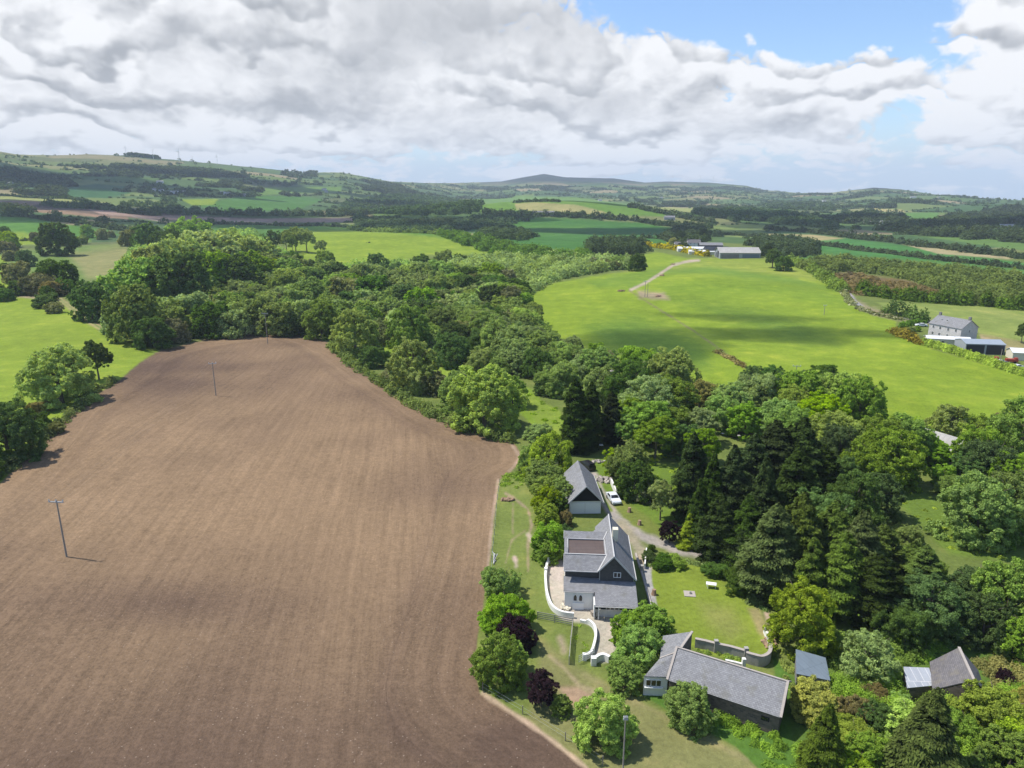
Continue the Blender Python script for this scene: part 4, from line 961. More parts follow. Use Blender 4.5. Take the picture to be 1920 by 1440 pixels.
poly_mesh('roof', slab_f(W_([(7.17,-1.05,7.9),(10.55,-1.05,4.15),(10.55,13.3,4.15),(7.17,13.3,7.9)]), .12)
          + slab_f(W_([(7.165,-1.05,7.9),(5.0,-1.05,5.5),(5.0,13.3,5.5),(7.165,13.3,7.9)]), .12)
          + slab_f(W_([(-.15,-1.0,5.32),(4.85,-1.0,5.34),(6.27,1.2,6.93),(-.15,1.2,6.93)]), .12)
          + slab_f(W_([(-.15,1.21,6.93),(.42,1.21,6.93),(.42,6.5,6.62),(-.15,6.5,6.62)]), .12)
          + slab_f(W_([(-.15,6.5,6.62),(5.95,6.5,6.62),(6.6,8.0,7.32),(-.15,8.0,7.32)]), .12)
          + slab_f(W_([(-.15,8.01,7.32),(6.6,8.01,7.32),(5.1,9.4,5.7),(-.15,9.4,5.7)]), .12)
          + slab_f(W_([(5.05,8.9,5.52),(3.3,8.9,3.75),(3.3,12.4,3.75),(5.05,12.4,5.52)]), .1), M['slate'], hr)
poly_mesh('flat_roof', slab_f(W_([(.42,1.25,6.55),(6.15,1.25,6.60),(6.15,6.48,6.60),(.42,6.48,6.55)]), .1), M['felt'], hr)
tr = []
for a, b, w, h in (((7.17,-1.08,7.93),(10.58,-1.08,4.15),.1,.2), ((7.17,-1.08,7.93),(4.9,-1.08,5.4),.1,.2), ((4.85,-1.02,5.40),(6.27,1.22,7.0),.16,.06), ((-.2,-1.05,5.28),(4.85,-1.05,5.28),.08,.12),
                   ((6.18,1.3,6.72),(6.18,6.5,6.72),.16,.2), ((.45,6.45,6.75),(6.1,6.45,6.75),.12,.14), ((6.0,6.5,6.75),(6.65,8.0,7.42),.14,.08), ((.4,1.35,6.72),(.4,6.4,6.72),.1,.16),
                   ((10.6,-1.05,4.12),(10.6,13.3,4.12),.12,.1), ((-.2,-1,5.3),(-.2,1.2,6.95),.08,.14), ((-.2,6.5,6.7),(-.2,8,7.35),.08,.12), ((-.15,1.2,6.98),(6.2,1.2,6.98),.18,.07), ((7.17,-1,7.95),(7.17,13.3,7.95),.18,.07)):
    tr += beam_f(H(*a), H(*b), w, h)
poly_mesh('flashing', tr, M['lead'], hr)
lt = poly_mesh('lean_to_roof', slab_f(W_([(-.2,0,3.86),(10.5,-.62,3.70),(10.5,-5.35,2.34),(4.38,-5.35,2.34),(4.38,-2.85,3.05),(-.2,-2.85,3.05)]), .1), M['slate'], hr)
poly_mesh('lean_to_wall', body_f(W_([(0,-2.7,2.95),(4.2,-2.7,2.95),(4.2,-.1,3.0),(0,-.1,3.0)]), -.3) + box_f(H(4.3,-4.0,1.3), H.U * .09, H.V * 1.25, H.Z * 1.1) + box_f(H(10.3,-3.2,1.2), H.U * .08, H.V * 1.9, H.Z * 1.15)
          + box_f(H(7.3,-4.3,.55), H.U * 2.9, H.V * .08, H.Z * .6), M['white'], hr)
poly_mesh('porch_back_wall', box_f(H(7.3,-3.7,1.25), H.U * 2.9, H.V * .08, H.Z * 1.2), M['black'], hr)  # painted black to stand for the shade inside the porch
for u in (1.55, 2.35): window(hr, H, H(u, -2.72, 1.35), H.U, .62, 1.15, -H.V, 1, True)
for i in range(4): window(hr, H, H(6.3 + i * .62, -4.4, 1.17), H.U, .58, .85, -H.V, 1)
window(hr, H, H(7.75, -.75, 4.35), H.U, 1.1, .85, -H.V, 2)
dr = poly_mesh('door', box_f(H(2.0,-2.78,.55), H.U * .85, H.V * .05, H.Z * .55), M['whitewood'], hr)
for u in (4.9, 10.2): poly_mesh('porch_post', box_f(H(u,-5.15,1.1), H.U * .07, H.V * .07, H.Z * 1.15), M['whitewood'], hr)
ch = poly_mesh('chimney', box_f(H(7.75, 5.6, 8.2), H.U * .42, H.V * .5, H.Z * 1.0), M['cream'], hr)
poly_mesh('chimney_cap', box_f(H(7.75, 5.6, 9.26), H.U * .5, H.V * .58, H.Z * .06), M['coping'], ch)
for v in (5.35, 5.85):
    V, F = tube([H(7.75, v, 9.3), H(7.75, v, 9.75)], [.14, .11], 8); poly_mesh('chimney_pot', [[V[i] for i in f] for f in F] + [[V[i] for i in range(8, 16)]], M['coping'], ch)
poly_mesh('gutter', beam_f(H(4.4,-5.42,2.22), H(10.5,-5.42,2.22), .12, .1) + beam_f(H(-.2,-2.92,2.93), H(4.3,-2.92,2.93), .1, .09) + beam_f(H(10.45,-5.38,2.2), H(10.45,-5.3,.1), .09, .09, (1, 0, 0)), M['lead'], hr)
# rear wall on the right of the house: dark path and low kerb wall
def wall_line(name, label, pts, h, t, mat, cat='wall', top=None, zs=None, piers=(), pier=(.35, .35)):
    P = [np.array(p[:2]) for p in pts]; n = len(P); L = []; Rr = []
    for i in range(n):
        d = P[min(i + 1, n - 1)] - P[max(i - 1, 0)]; d = d / np.linalg.norm(d); s = np.array([-d[1], d[0]]) * t / 2; L.append(P[i] + s); Rr.append(P[i] - s)
    hs = h if hasattr(h, '__len__') else [h] * n; zb = [float(Z(*p)) for p in P]
    f = []
    for i in range(n - 1):
        a, b, c, d = L[i], L[i + 1], Rr[i + 1], Rr[i]; z0, z1 = zb[i] - .3, zb[i + 1] - .3; t0, t1 = zb[i] + hs[i], zb[i + 1] + hs[i + 1]
        A = lambda p, z: np.array([p[0], p[1], z])
        f += [[A(a, t0), A(d, t0), A(c, t1), A(b, t1)], [A(a, z0), A(a, t0), A(b, t1), A(b, z1)], [A(d, z0), A(c, z1), A(c, t1), A(d, t0)]]
        if i == 0: f.append([A(a, z0), A(d, z0), A(d, t0), A(a, t0)])
        if i == n - 2: f.append([A(b, z1), A(b, t1), A(c, t1), A(c, z1)])
    r = empty(name, (P[0][0], P[0][1], zb[0]), label, cat)
    poly_mesh('wall', f, M[mat], r)
    if top: 
        g = []
        for i in range(n - 1): g += beam_f((P[i][0], P[i][1], zb[i] + hs[i] + .04), (P[i + 1][0], P[i + 1][1], zb[i + 1] + hs[i + 1] + .04), t + .1, .08)
        poly_mesh('coping', g, M[top], r)
    for q in piers:
        pr = poly_mesh('pier', box_f((P[q][0], P[q][1], zb[q] + hs[q] / 2 + pier[1] / 2 - .15), (t * .75, 0, 0), (0, t * .75, 0), (0, 0, hs[q] / 2 + pier[1] / 2 + .15)), M[mat], r)
        poly_mesh('cap', box_f((P[q][0], P[q][1], zb[q] + hs[q] + pier[1] + .06), (t * .95, 0, 0), (0, t * .95, 0), (0, 0, .07)), M[mat], pr)
    return r
def W0(px): return [at(*p, .5) for p in px]
wall_line('garden_wall', 'curved white wall sweeping round the left of the main house', W0(smoothline([(1055,1022),(1040,1035),(1027,1055),(1023,1075),(1023,1090),(1026,1115),(1035,1137),(1052,1149),(1076,1153)])), .85, .34, 'white', piers=(9, 14), pier=(.35, .3))
wall_line('garden_wall', 'curved white wall between the pale yard and the rail fence', W0(smoothline([(1088,1160),(1105,1165),(1115,1176),(1117,1192),(1113,1212),(1107,1225),(1096,1231)])), [.4] * 4 + [.75] * 27, .34, 'white', piers=(-1,), pier=(.5, .2))
wall_line('garden_wall', 'short white wall stub right of the yard gate opening', W0(smoothline([(1113,1240),(1122,1233),(1132,1231),(1143,1236)])), .95, .45, 'white', piers=(0,), pier=(.5, .2))
wall_line('garden_wall', 'low pale kerb wall along the left side of the mown lawn', W0([(1192,1035),(1205,1075),(1213,1105),(1223,1138)]), .35, .3, 'coping')
wall_line('garden_wall', 'short white upright wall at the top left corner of the lawn', W0([(1212,1032),(1210,1050),(1209,1062)]), 1.0, .2, 'white')
wall_line('garden_wall', 'straight white wall beside the parked silver car', W0([(1146,903),(1151,915),(1157,928)]), 1.2, .3, 'white')
wall_line('garden_wall', 'curved grey retaining wall round the bottom right corner of the lawn', W0(smoothline([(1398,1236),(1412,1240),(1428,1243),(1441,1236),(1444,1222),(1442,1207)])), 1.55, .35, 'concrete', top='coping')
wall_line('garden_wall', 'white topped low wall up the right side of the lawn', W0(smoothline([(1443,1205),(1438,1190),(1434,1180)])), .9, .4, 'white')
wall_line('garden_wall', 'straight grey retaining wall with square piers below the lawn', W0([(1303,1207),(1322,1211),(1342,1216),(1370,1222),(1398,1230)]), 1.3, .35, 'concrete', top='coping', piers=(2, 4), pier=(.9, .5))
wall_line('garden_wall', 'low pale wall ending in a square pier behind the long outbuilding', W0([(1360,1239),(1378,1243),(1394,1247)]), .7, .3, 'white', piers=(2,), pier=(.6, .8))
# rubble heaps
def heap(name, label, c, rx, ry, n, s, mat, cat, seed=0):
    rg = np.random.default_rng(seed); f = []
    for i in range(n):
        a, q = rg.uniform(0, 6.28), rg.random() ** .5; x, y = c[0] + rx * q * math.cos(a), c[1] + ry * q * math.sin(a); z = float(Z(x, y)) + s * .4 + (1 - q) * s * 1.2 * rg.random()
        A = unit(rg.normal(size=3)); B = unit(np.cross(A, rg.normal(size=3))); C_ = np.cross(A, B); k = s * rg.uniform(.4, 1.1, 3)
        bx = box_f((x, y, z), A * k[0], B * k[1], C_ * k[2]); f += bx
    o = poly_mesh(name, f, M[mat]); o['label'] = label; o['category'] = cat; return o
heap('rubble_heap', 'pinkish heap of stones at the head of the driveway wall', at(1133, 901, 0), 1.8, 1.6, 26, .42, 'coping', 'rubble', 1)
heap('rubble_heap', 'scatter of pale stones near the black car behind the garage', at(1122, 866, 0), 1.6, .7, 14, .3, 'coping', 'rubble', 2)
heap('log_pile', 'jumble of boxes and logs against the white porch wall', at(1062, 1140, 0), .7, .6, 12, .35, 'cream', 'logs', 3)
heap('rubble_heap', 'reddish stones on the low wall right of the lawn', at(1444, 1196, 1), .8, 1.2, 12, .3, 'bareearth', 'rubble', 4)
for k, (p, lb) in enumerate([((1180, 960), 'brown tree stump on the grass below the silver car'), ((1199, 984), 'brown tree stump on the grass beside the gravel drive'), ((1226, 1115), 'brown stump on the kerb at the left edge of the lawn')]):
    c = at(*p, 0); V, F = tube([c, c + [0, 0, .5], c + [.02, .02, .9]], [.45, .33, .3], 7); o = poly_mesh('tree_stump', [[V[i] for i in f] for f in F] + [[V[i] for i in range(14, 21)]], M['bareearth']); o['label'] = lb; o['category'] = 'stump'; o['group'] = 'tree stumps round the house'

# ------------------------------------------------------------------ garage
g = Fr((11.0, 125.3), -1.9)
gr = empty('garage', (14.1, 130.0, 0), 'white-fronted garage with slate roof and black gable, left of the silver car', 'garage')
Wg = lambda pts: [g(*p) for p in pts]
poly_mesh('wall', body_f(Wg([(0,0,2.75),(3.05,0,5.8),(6.1,0,2.75),(6.1,12.2,2.75),(3.05,12.2,5.8),(0,12.2,2.75)]), -.3), M['white'], gr)
poly_mesh('gable_boards', slab_f(Wg([(-.15,-.12,2.7),(6.25,-.12,2.7),(3.05,-.12,5.85)]), .08), M['black'], gr)
poly_mesh('roof', slab_f(Wg([(3.05,-1.2,6.1),(-.35,-1.2,2.72),(-.35,12.5,2.72),(3.05,12.5,6.1)]), .12) + slab_f(Wg([(3.055,-1.2,6.1),(6.45,-1.2,2.72),(6.45,12.5,2.72),(3.055,12.5,6.1)]), .12), M['slate'], gr)
poly_mesh('bargeboard', beam_f(g(3.05,-1.24,6.12), g(-.4,-1.24,2.68), .08, .2) + beam_f(g(3.05,-1.24,6.12), g(6.5,-1.24,2.68), .08, .2) + beam_f(g(6.5,-1.2,2.68), g(6.5,12.5,2.68), .1, .12), M['lead'], gr)
for u in (1.55, 4.5):
    d = poly_mesh('door', box_f(g(u,-.06,1.15), g.U * 1.4, g.V * .05, g.Z * 1.1), M['whitewood'], gr)
    poly_mesh('handle', box_f(g(u + 1.1,-.15,1.1), g.U * .05, g.V * .04, g.Z * .12), M['black'], d)

# ------------------------------------------------------------------ long outbuilding
A_ = Fr((18.8, 73.6), 29.3)
ar = empty('outbuilding', (24.5, 74.0, 0), 'long stone outbuilding with grey slate roof at the bottom right', 'outbuilding')
Wa = lambda pts: [A_(*p) for p in pts]
poly_mesh('wall', body_f(Wa([(.15,.35,2.9),(12.95,.35,2.9),(12.95,3.5,4.95),(12.95,6.7,2.9),(.15,6.7,2.9),(.15,3.5,4.95)]), -.6), M['stone'], ar)
poly_mesh('roof', slab_f(Wa([(0,0,2.8),(13.1,0,2.8),(13.1,3.5,5.2),(0,3.5,5.2)]), .13) + slab_f(Wa([(0,7.0,2.8),(13.1,7.0,2.8),(13.1,3.505,5.2),(0,3.505,5.2)]), .13), M['slate'], ar)
poly_mesh('coping', beam_f(A_(0,0,2.86), A_(0,3.5,5.28), .28, .16) + beam_f(A_(0,3.5,5.28), A_(0,7,2.86), .28, .16) + beam_f(A_(13.1,0,2.86), A_(13.1,3.5,5.28), .28, .16) + beam_f(A_(13.1,3.5,5.28), A_(13.1,7,2.86), .28, .16) + beam_f(A_(.1,3.5,5.24), A_(13,3.5,5.24), .22, .09), M['coping'], ar)
def onplane(px, py, o, n):
    d = ray(px, py); c = np.array([0, 0, CAMH]); t = np.dot(np.array(o) - c, n) / np.dot(d, n); return c + d * t
for q in (1358.5, 1369.5):
    pw = onplane(q, 1357 + (q - 1358) * .25, A_(0, .35, 0), A_.V); window(ar, A_, pw + [0, 0, 0], A_.U, .75, 1.05, -A_.V, 1, True)
pw = onplane(1364, 1361, A_(0, .35, 0), A_.V); poly_mesh('sill', box_f(pw - [0, 0, .1] - A_.V * .08, A_.U * 1.0, A_.V * .1, A_.Z * .06), M['whitewood'], ar)
window(ar, A_, onplane(1434, 1351, A_(0, .35, 0), A_.V), A_.U, .9, .55, -A_.V, 1, False, 'black')
# rear wing on the left
C1, C2, C3, C4 = at(1298, 1184, 4.9), A_(.3, 3.7, 4.7), A_(0, .4, 3.0), at(1208, 1268, 2.9)
K1, K2 = at(1237, 1234, 3.7), at(1243, 1192, 3.2)
wr = empty('outbuilding', (19.0, 78.0, 0), 'lower slate wing with white window wall, half under trees at the outbuilding end', 'outbuilding')
mid = at(1262, 1226, 4.5)
poly_mesh('roof', slab_f([C1, K2, K1, C2 + [0, 0, .0]], .12) + slab_f([C2 + np.array([-.1, -.1, .02]), K1 + np.array([0, -.05, .01]), C4, C3 + np.array([-.15, 0, -.02])], .12), M['slate'], wr)
poly_mesh('coping', beam_f(C1, C1 * .12 + C2 * .88 + [0, 0, .1], .3, .16) + beam_f(K1 + [0, 0, .04], C2 + [-.3, -.3, .05], .16, .06), M['coping'], wr)
dn = lambda p, z: np.array([p[0], p[1], z])
ins = lambda p, k=.05: p * (1 - k) + (C1 + C2 + C3 + C4 + K1 + K2) / 6 * k
q1, q2, q3, q4, q5 = [ins(v, .06) for v in (C1, K2, K1, C4, C3)]
poly_mesh('wall', [[dn(C1, -.4), dn(C1, C1[2] - .2), dn(C2, C2[2] - .2), dn(C2, -.4)], [dn(q1, -.4), dn(q2, -.4), dn(q2, q2[2] - .2), dn(q1, q1[2] - .2)]], M['stone'], wr)
n4 = np.array([-(C3 - C4)[1], (C3 - C4)[0], 0.]); n4 = -n4 / np.linalg.norm(n4); a4 = (C3 - C4) * [1, 1, 0]; L4 = np.linalg.norm(a4); a4 = a4 / L4
wf = C4 * [1, 1, 0] - n4 * .25
poly_mesh('white_wall', [[wf + [0, 0, -.4], wf + a4 * L4 + [0, 0, -.4], wf + a4 * L4 + [0, 0, 2.75], wf + [0, 0, 2.72]], [dn(q3, -.4), dn(wf, -.4), dn(wf, 2.7), dn(q3, q3[2] - .2)], [dn(q2, -.4), dn(q3, -.4), dn(q3, q3[2] - .2), dn(q2, q2[2] - .2)]], M['white'], wr)
window(wr, None, wf + a4 * L4 * .42 + [0, 0, 1.35], a4, 1.9, .95, n4, 3)
poly_mesh('sill', box_f(wf + a4 * L4 * .42 + [0, 0, 1.2] + n4 * .1, a4 * 1.15, n4 * .12, np.array([0, 0, .07])), M['whitewood'], wr)

# ------------------------------------------------------------------ sheds
def hut(name, label, cat, corners, walls, roofm, wallm, t=.08):
    """mono-pitch or any roof quad given by world corners"""
    c = sum(corners) / len(corners); r = empty(name, (c[0], c[1], 0), label, cat)
    poly_mesh('roof', slab_f(corners, t), M[roofm], r)
    i = [p * .95 + c * .05 for p in corners]; poly_mesh('wall', body_f([(p[0], p[1], p[2] - .16) for p in i], -.5), M[wallm], r); return r
hut('shed', 'small grey lean-to shed with smooth metal roof right of the outbuilding', 'shed', [at(1492,1217,2.6), at(1493,1263,2.2), at(1557,1276,1.9), at(1548,1233,2.3)], None, 'bluetin', 'greystone')
hut('shed', 'low shed with patched rusty tin roof beside the pointed slate shed', 'shed', [at(1694,1250,2.7), at(1701,1290,1.9), at(1752,1285,2.0), at(1742,1252,2.7)], None, 'oldtin', 'stone')
ap, a2 = at(1798, 1214, 5.2), at(1826, 1275, 5.2)
rr_ = empty('shed', (at(1790, 1250, 0)[0], at(1790, 1250, 0)[1], 0), 'ruined shed with steep pointed slate roof rising out of brambles', 'shed')
l1, l2, r1_, r2_ = at(1743, 1241, 2.4), at(1748, 1293, 2.4), at(1834, 1256, 2.4), at(1848, 1296, 2.4)
poly_mesh('roof', slab_f([ap, l1, l2, a2], .12) + slab_f([ap + [.01, 0, 0], r1_, r2_, a2 + [.01, 0, 0]], .12), M['slateold'], rr_)
poly_mesh('ridge_tiles', beam_f(ap + [0, 0, .06], a2 + [0, 0, .06], .3, .1), M['coping'], rr_)
poly_mesh('wall', body_f([tuple(l1 * .96 + ap * .04 - [0, 0, .25]), tuple(l2 * .96 + a2 * .04 - [0, 0, .25]), tuple(a2 - [0, 0, .3]), tuple(r2_ * .96 + a2 * .04 - [0, 0, .25]), tuple(r1_ * .96 + ap * .04 - [0, 0, .25]), tuple(ap - [0, 0, .3])], -.5), M['stone'], rr_)

# ------------------------------------------------------------------ generic gabled building placed by its near wall
def barn(name, label, cat, c, rot, w, l, he, hrd, wallm, roofm, wins=(), zb=None, group=None, opening=None, over=.3, chim=0, roofsplit=None):
    z = float(Z(c[0], c[1])) if zb is None else zb
    f = Fr(c, rot, z); r = empty(name, tuple(f(0, 0, 0)), label, cat, group); hw, hl = w / 2, l / 2
    P = lambda pts: [f(*p) for p in pts]
    poly_mesh('wall', body_f(P([(-hw,-hl,he),(hw,-hl,he),(hw,0,hrd - .08),(hw,hl,he),(-hw,hl,he),(-hw,0,hrd - .08)]), z - 1.5), M[wallm], r)
    o = over
    k = (hrd - he) / hl
    poly_mesh('roof', slab_f(P([(-hw - o,-hl - o,he - k * o + .1),(hw + o,-hl - o,he - k * o + .1),(hw + o,0,hrd + .1),(-hw - o,0,hrd + .1)]), .12) + slab_f(P([(-hw - o,hl + o,he - k * o + .1),(hw + o,hl + o,he - k * o + .1),(hw + o,.01,hrd + .1),(-hw - o,.01,hrd + .1)]), .12), M[roofm], r)
    for (u, zz, ww, hh, side) in wins:
        if side == 'f': window(r, f, f(u, -hl, zz), f.U, ww, hh, -f.V, 2)
        elif side == 'r': window(r, f, f(hw, u, zz), f.V, ww, hh, f.U, 2)
        elif side == 'l': window(r, f, f(-hw, u, zz), f.V, ww, hh, -f.U, 2)
    if opening:
        for (u, zz, ww, hh, side, mt, nm) in opening:
            q = box_f(f(u, -hl - .03, zz + hh / 2), f.U * ww / 2, f.V * .05, f.Z * hh / 2) if side == 'f' else box_f(f((-hw - .03) if side == 'l' else (hw + .03), u, zz + hh / 2), f.V * ww / 2, f.U * .05, f.Z * hh / 2)
            poly_mesh(nm, q, M[mt], r)
    for j in range(chim):
        u = (hw - .6) * (1 if j == 0 else -1); poly_mesh('chimney', box_f(f(u, 0, hrd + .5), f.U * .45, f.V * .35, f.Z * .8), M['greystone'], r)
    return r, f
g3 = lambda px, py: G(px, py)
# grey farmhouse and yard at the right edge
c = g3(1795, 638); c[1] += 4
r_, f_ = barn('house', 'grey stone two-storey farmhouse with slate roof and chimneys at the right', 'house', c[:2], 68, 14, 9.5, 5.4, 8.4, 'greyrender', 'slate',
     [(u, zz, .9, 1.3, 'f') for u in (-5, -2, 1.5, 4.8) for zz in (1.0, 3.6)] + [(0, 3.4, .9, 1.3, 'r')], chim=2)
for u in (-3.5, -1.2): window(r_, f_, f_(u, -2.4, 7.0) , f_.U, .9, .5, unit(np.array(-f_.V + f_.Z)), 1)
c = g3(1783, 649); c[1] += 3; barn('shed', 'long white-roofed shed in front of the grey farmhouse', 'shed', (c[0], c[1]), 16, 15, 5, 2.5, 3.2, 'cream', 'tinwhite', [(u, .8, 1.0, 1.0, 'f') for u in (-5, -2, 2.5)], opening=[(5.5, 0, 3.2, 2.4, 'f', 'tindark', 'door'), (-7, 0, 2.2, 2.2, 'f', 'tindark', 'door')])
c = g3(1852, 666); c[1] += 1.5; barn('shed', 'big steel shed with pale blue roof and dark open front', 'shed', (c[0], c[1] + 4), 8, 13.5, 9, 3.7, 4.7, 'tingrey', 'metal', (), opening=[(-3.4, 0, 6.2, 3.4, 'f', 'tindark', 'door'), (3.4, 0, 6.0, 3.4, 'f', 'tindark', 'door')], over=.15)  # near-black panels stand in for the shade inside the open front
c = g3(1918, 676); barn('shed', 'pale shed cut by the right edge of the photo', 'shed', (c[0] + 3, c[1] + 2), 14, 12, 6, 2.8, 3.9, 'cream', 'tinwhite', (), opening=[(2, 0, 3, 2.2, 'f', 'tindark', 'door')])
c = g3(1690, 580)
# farm on the green hill
c = g3(1388, 484); FB = c
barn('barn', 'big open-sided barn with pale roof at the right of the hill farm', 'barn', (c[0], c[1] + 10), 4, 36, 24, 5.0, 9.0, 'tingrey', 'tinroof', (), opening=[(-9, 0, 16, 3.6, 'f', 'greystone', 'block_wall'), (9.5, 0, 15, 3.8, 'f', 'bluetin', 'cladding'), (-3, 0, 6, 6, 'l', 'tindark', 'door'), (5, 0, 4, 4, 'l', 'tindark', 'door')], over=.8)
c = g3(1428, 478); barn('barn', 'low lean barn at the right end of the big barn', 'barn', (c[0] + 2, c[1] + 16), 4, 18, 14, 3.2, 5.0, 'tindark', 'tinroof')
c = g3(1350, 478); barn('barn', 'dark green-fronted barn at the left end of the big barn', 'barn', (c[0], c[1] + 14), 4, 22, 16, 4.2, 7.0, 'tindark', 'tindark')
c = g3(1335, 470); barn('barn', 'dark slate-roofed barn behind the hill farmyard', 'barn', (c[0] + 3, c[1] + 18), 6, 24, 12, 4.2, 6.6, 'tindark', 'slate')
c = g3(1300, 473); barn('shed', 'long white-roofed shed of the hill farm behind the yellow hedge', 'shed', (c[0], c[1] + 8), 6, 28, 12, 3.4, 5.0, 'tinwhite', 'tinwhite')
c = g3(1318, 477); barn('shed', 'lower pale shed in front of the hill farm house', 'shed', (c[0], c[1] + 3), 8, 26, 9, 2.8, 4.0, 'cream', 'tinwhite')
c = g3(1306, 466); barn('house', 'white farmhouse with pinkish roof on the green hill', 'house', (c[0], c[1] + 14), 4, 14, 8, 5.0, 8.2, 'white', 'slateold', [(u, zz, .9, 1.2, 'f') for u in (-4, 0, 4) for zz in (1, 3.4)], chim=2)
c = g3(1286, 466); barn('house', 'small slate-roofed cottage at the left of the hill farm', 'house', (c[0] - 3, c[1] + 16), 2, 12, 8, 3.2, 5.8, 'white', 'slateold', [(-2, 1, .9, 1.1, 'f')], chim=1)

# ------------------------------------------------------------------ cars
def car(label, loc, rot, col, est=False, small=False):
    f = Fr(loc, rot, float(Z(loc[0], loc[1])) + .02); root = empty('car', tuple(f(0, 0, 0)), label, 'car')
    if est: prof = [(-2.3,.35),(-2.35,.8),(-2.3,1.15),(-2.05,1.72),(-.2,1.76),(.65,1.68),(1.25,1.12),(2.15,.98),(2.35,.75),(2.35,.35)]; cab = (3, 6)
    else: prof = [(-2.3,.35),(-2.35,.75),(-2.28,.98),(-1.55,1.05),(-.95,1.42),(.35,1.44),(1.05,1.02),(2.1,.88),(2.35,.68),(2.35,.35)]; cab = (3, 6)
    hw = lambda z: .9 - max(0, z - 1.0) * .38
    L = [f(-hw(z), -y, z) for y, z in prof]; Rr = [f(hw(z), -y, z) for y, z in prof]; n = len(prof)
    fc = [[L[i], L[i + 1], Rr[i + 1], Rr[i]] for i in range(n - 1)] + [L[::-1], Rr] + [[L[0], Rr[0], Rr[-1], L[-1]]]
    poly_mesh('body', fc, CARP[col], root)
    mid = lambda a, b, t: a + (b - a) * t
    def pane(nm, pts, up):
        c = sum(pts) / len(pts); poly_mesh(nm, [[mid(p, c, .12) + up for p in pts]], M['glass'], root)
    i0, i1 = (2, 3) if est else (3, 4)
    pane('rear_window', [L[i0], L[i1], Rr[i1], Rr[i0]], f.V * .03 + f.Z * .015)
    pane('windscreen', [L[5], L[6], Rr[6], Rr[5]], -f.V * .02 + f.Z * .02)
    zt, zb = (1.66, 1.14) if est else (1.38, 1.04)
    for s in (-1, 1):
        q = [(-1.95 if est else -1.35, zb), (1.0 if est else .9, zb), (.5 if est else .3, zt), (-1.85 if est else -.9, zt)]
        poly_mesh('side_window', [[f(s * (hw(z) + .015), -y, z) for y, z in q]], M['glass'], root)
        for y in (-1.45, 1.45):
            V = []; k = 12
            for sx in (.68, .93):
                V += [f(s * sx, -y + .33 * math.cos(2 * math.pi * j / k), .33 + .33 * math.sin(2 * math.pi * j / k)) for j in range(k)]
            w = poly_mesh('wheel', [[V[j], V[(j + 1) % k], V[k + (j + 1) % k], V[k + j]] for j in range(k)] + [V[:k], V[k:]], M['rubber'], root)
        poly_mesh('headlight', box_f(f(s * .68, -2.34, .68), f.U * .17, f.V * .04, f.Z * .09), M['tinwhite'], root)
    return root
car('silver saloon car parked on the grass between garage and drive', at(1150, 939, 0), -10, 'silver')
car('black estate car parked behind the right corner of the garage', at(1101, 877, 0), 180 - 24, 'black', True)
for (px, py, rt, cl, lb) in [(1873, 682, 70, 'silver', 'silver car in the farmyard in front of the dark open shed'), (1886, 686, 80, 'black', 'dark car second along the lime hedge in the farmyard'), (1905, 691, 75, 'white', 'white car nearest the right edge in the farmyard'),
                             (1727, 612, 100, 'white', 'white car parked on the garden grass left of the grey farmhouse'), (1758, 626, 60, 'white', 'pale car beside the front wall of the grey farmhouse')]:
    c = G(px, py); car(lb, (c[0], c[1]), rt, cl)
for (px, py, mt, lb, w) in [(1858, 678, 'rust', 'red trailer in front of the dark open shed', 2.2), (1896, 680, 'rust', 'red farm machine beside the pale shed', 1.8), (1896, 664, 'teal', 'teal green tank at the corner of the steel shed', 1.1)]:
    c = G(px, py); f = Fr(c[:2], 20, c[2]); e = empty('trailer' if mt == 'rust' else 'tank', tuple(c), lb, 'trailer' if mt == 'rust' else 'tank')
    poly_mesh('body', box_f(f(0, 0, .95), f.U * w, f.V * .9, f.Z * .45) + box_f(f(w * .7, 0, 1.6), f.U * w * .25, f.V * .8, f.Z * .25), M[mt], e)
    for s in (-1, 1):
        V = [f(w * .5 + .4 * math.cos(2 * math.pi * j / 10), s * 1.0, .42 + .4 * math.sin(2 * math.pi * j / 10)) for j in range(10)]; U_ = [p - f.V * s * .25 for p in V]
        poly_mesh('wheel', [[V[j], V[(j + 1) % 10], U_[(j + 1) % 10], U_[j]] for j in range(10)] + [V, U_], M['rubber'], e)

# ------------------------------------------------------------------ poles
def upole(label, px, base, top, arm=2.4, rot=0, name='utility_pole', double=False, cross=True, k=1.):
    c = G(px, base); d = ray(px, top); t = c[1] / d[1]; h = CAMH + d[2] * t - c[2]
    e = empty(name, tuple(c), label, 'pole')
    V, F = tube([c - [0, 0, 1], c + [0, 0, h * .5], c + [0, 0, h]], [.15 * k, .13 * k, .10 * k], 8); poly_mesh('pole', [[V[i] for i in q] for q in F] + [[V[i] for i in range(16, 24)]], M['pole'], e)
    if cross:
        f = Fr(c[:2], rot, c[2]); poly_mesh('crossarm', beam_f(f(-arm / 2, -.15, h - .25), f(arm / 2, -.15, h - .25), .14, .16), M['metal'], e)
        for u in (-arm / 2 + .1, 0, arm / 2 - .1):
            q = f(u, -.15, h - .15); V, F = tube([q, q + [0, 0, .18], q + [0, 0, .36]], [.05, .11, .06], 8); poly_mesh('insulator', [[V[i] for i in k] for k in F], M['ceramic'], e)
    return e, c, h
upole('nearest wooden power pole, with a wide crossarm, in the ploughed field', 125, 1044, 938, 2.6, 4)
_, c, h = upole('middle power pole standing on a grassy spot in the ploughed field', 405, 742, 680, 2.2, -20)
upole('far power pole at the top end of the ploughed field', 502, 644, 587, 2.6, 10)
upole('wooden pole at the bottom of the photo beside the bright yellow-green tree', 1167, 1462, 1343, .5, 0, k=.62)
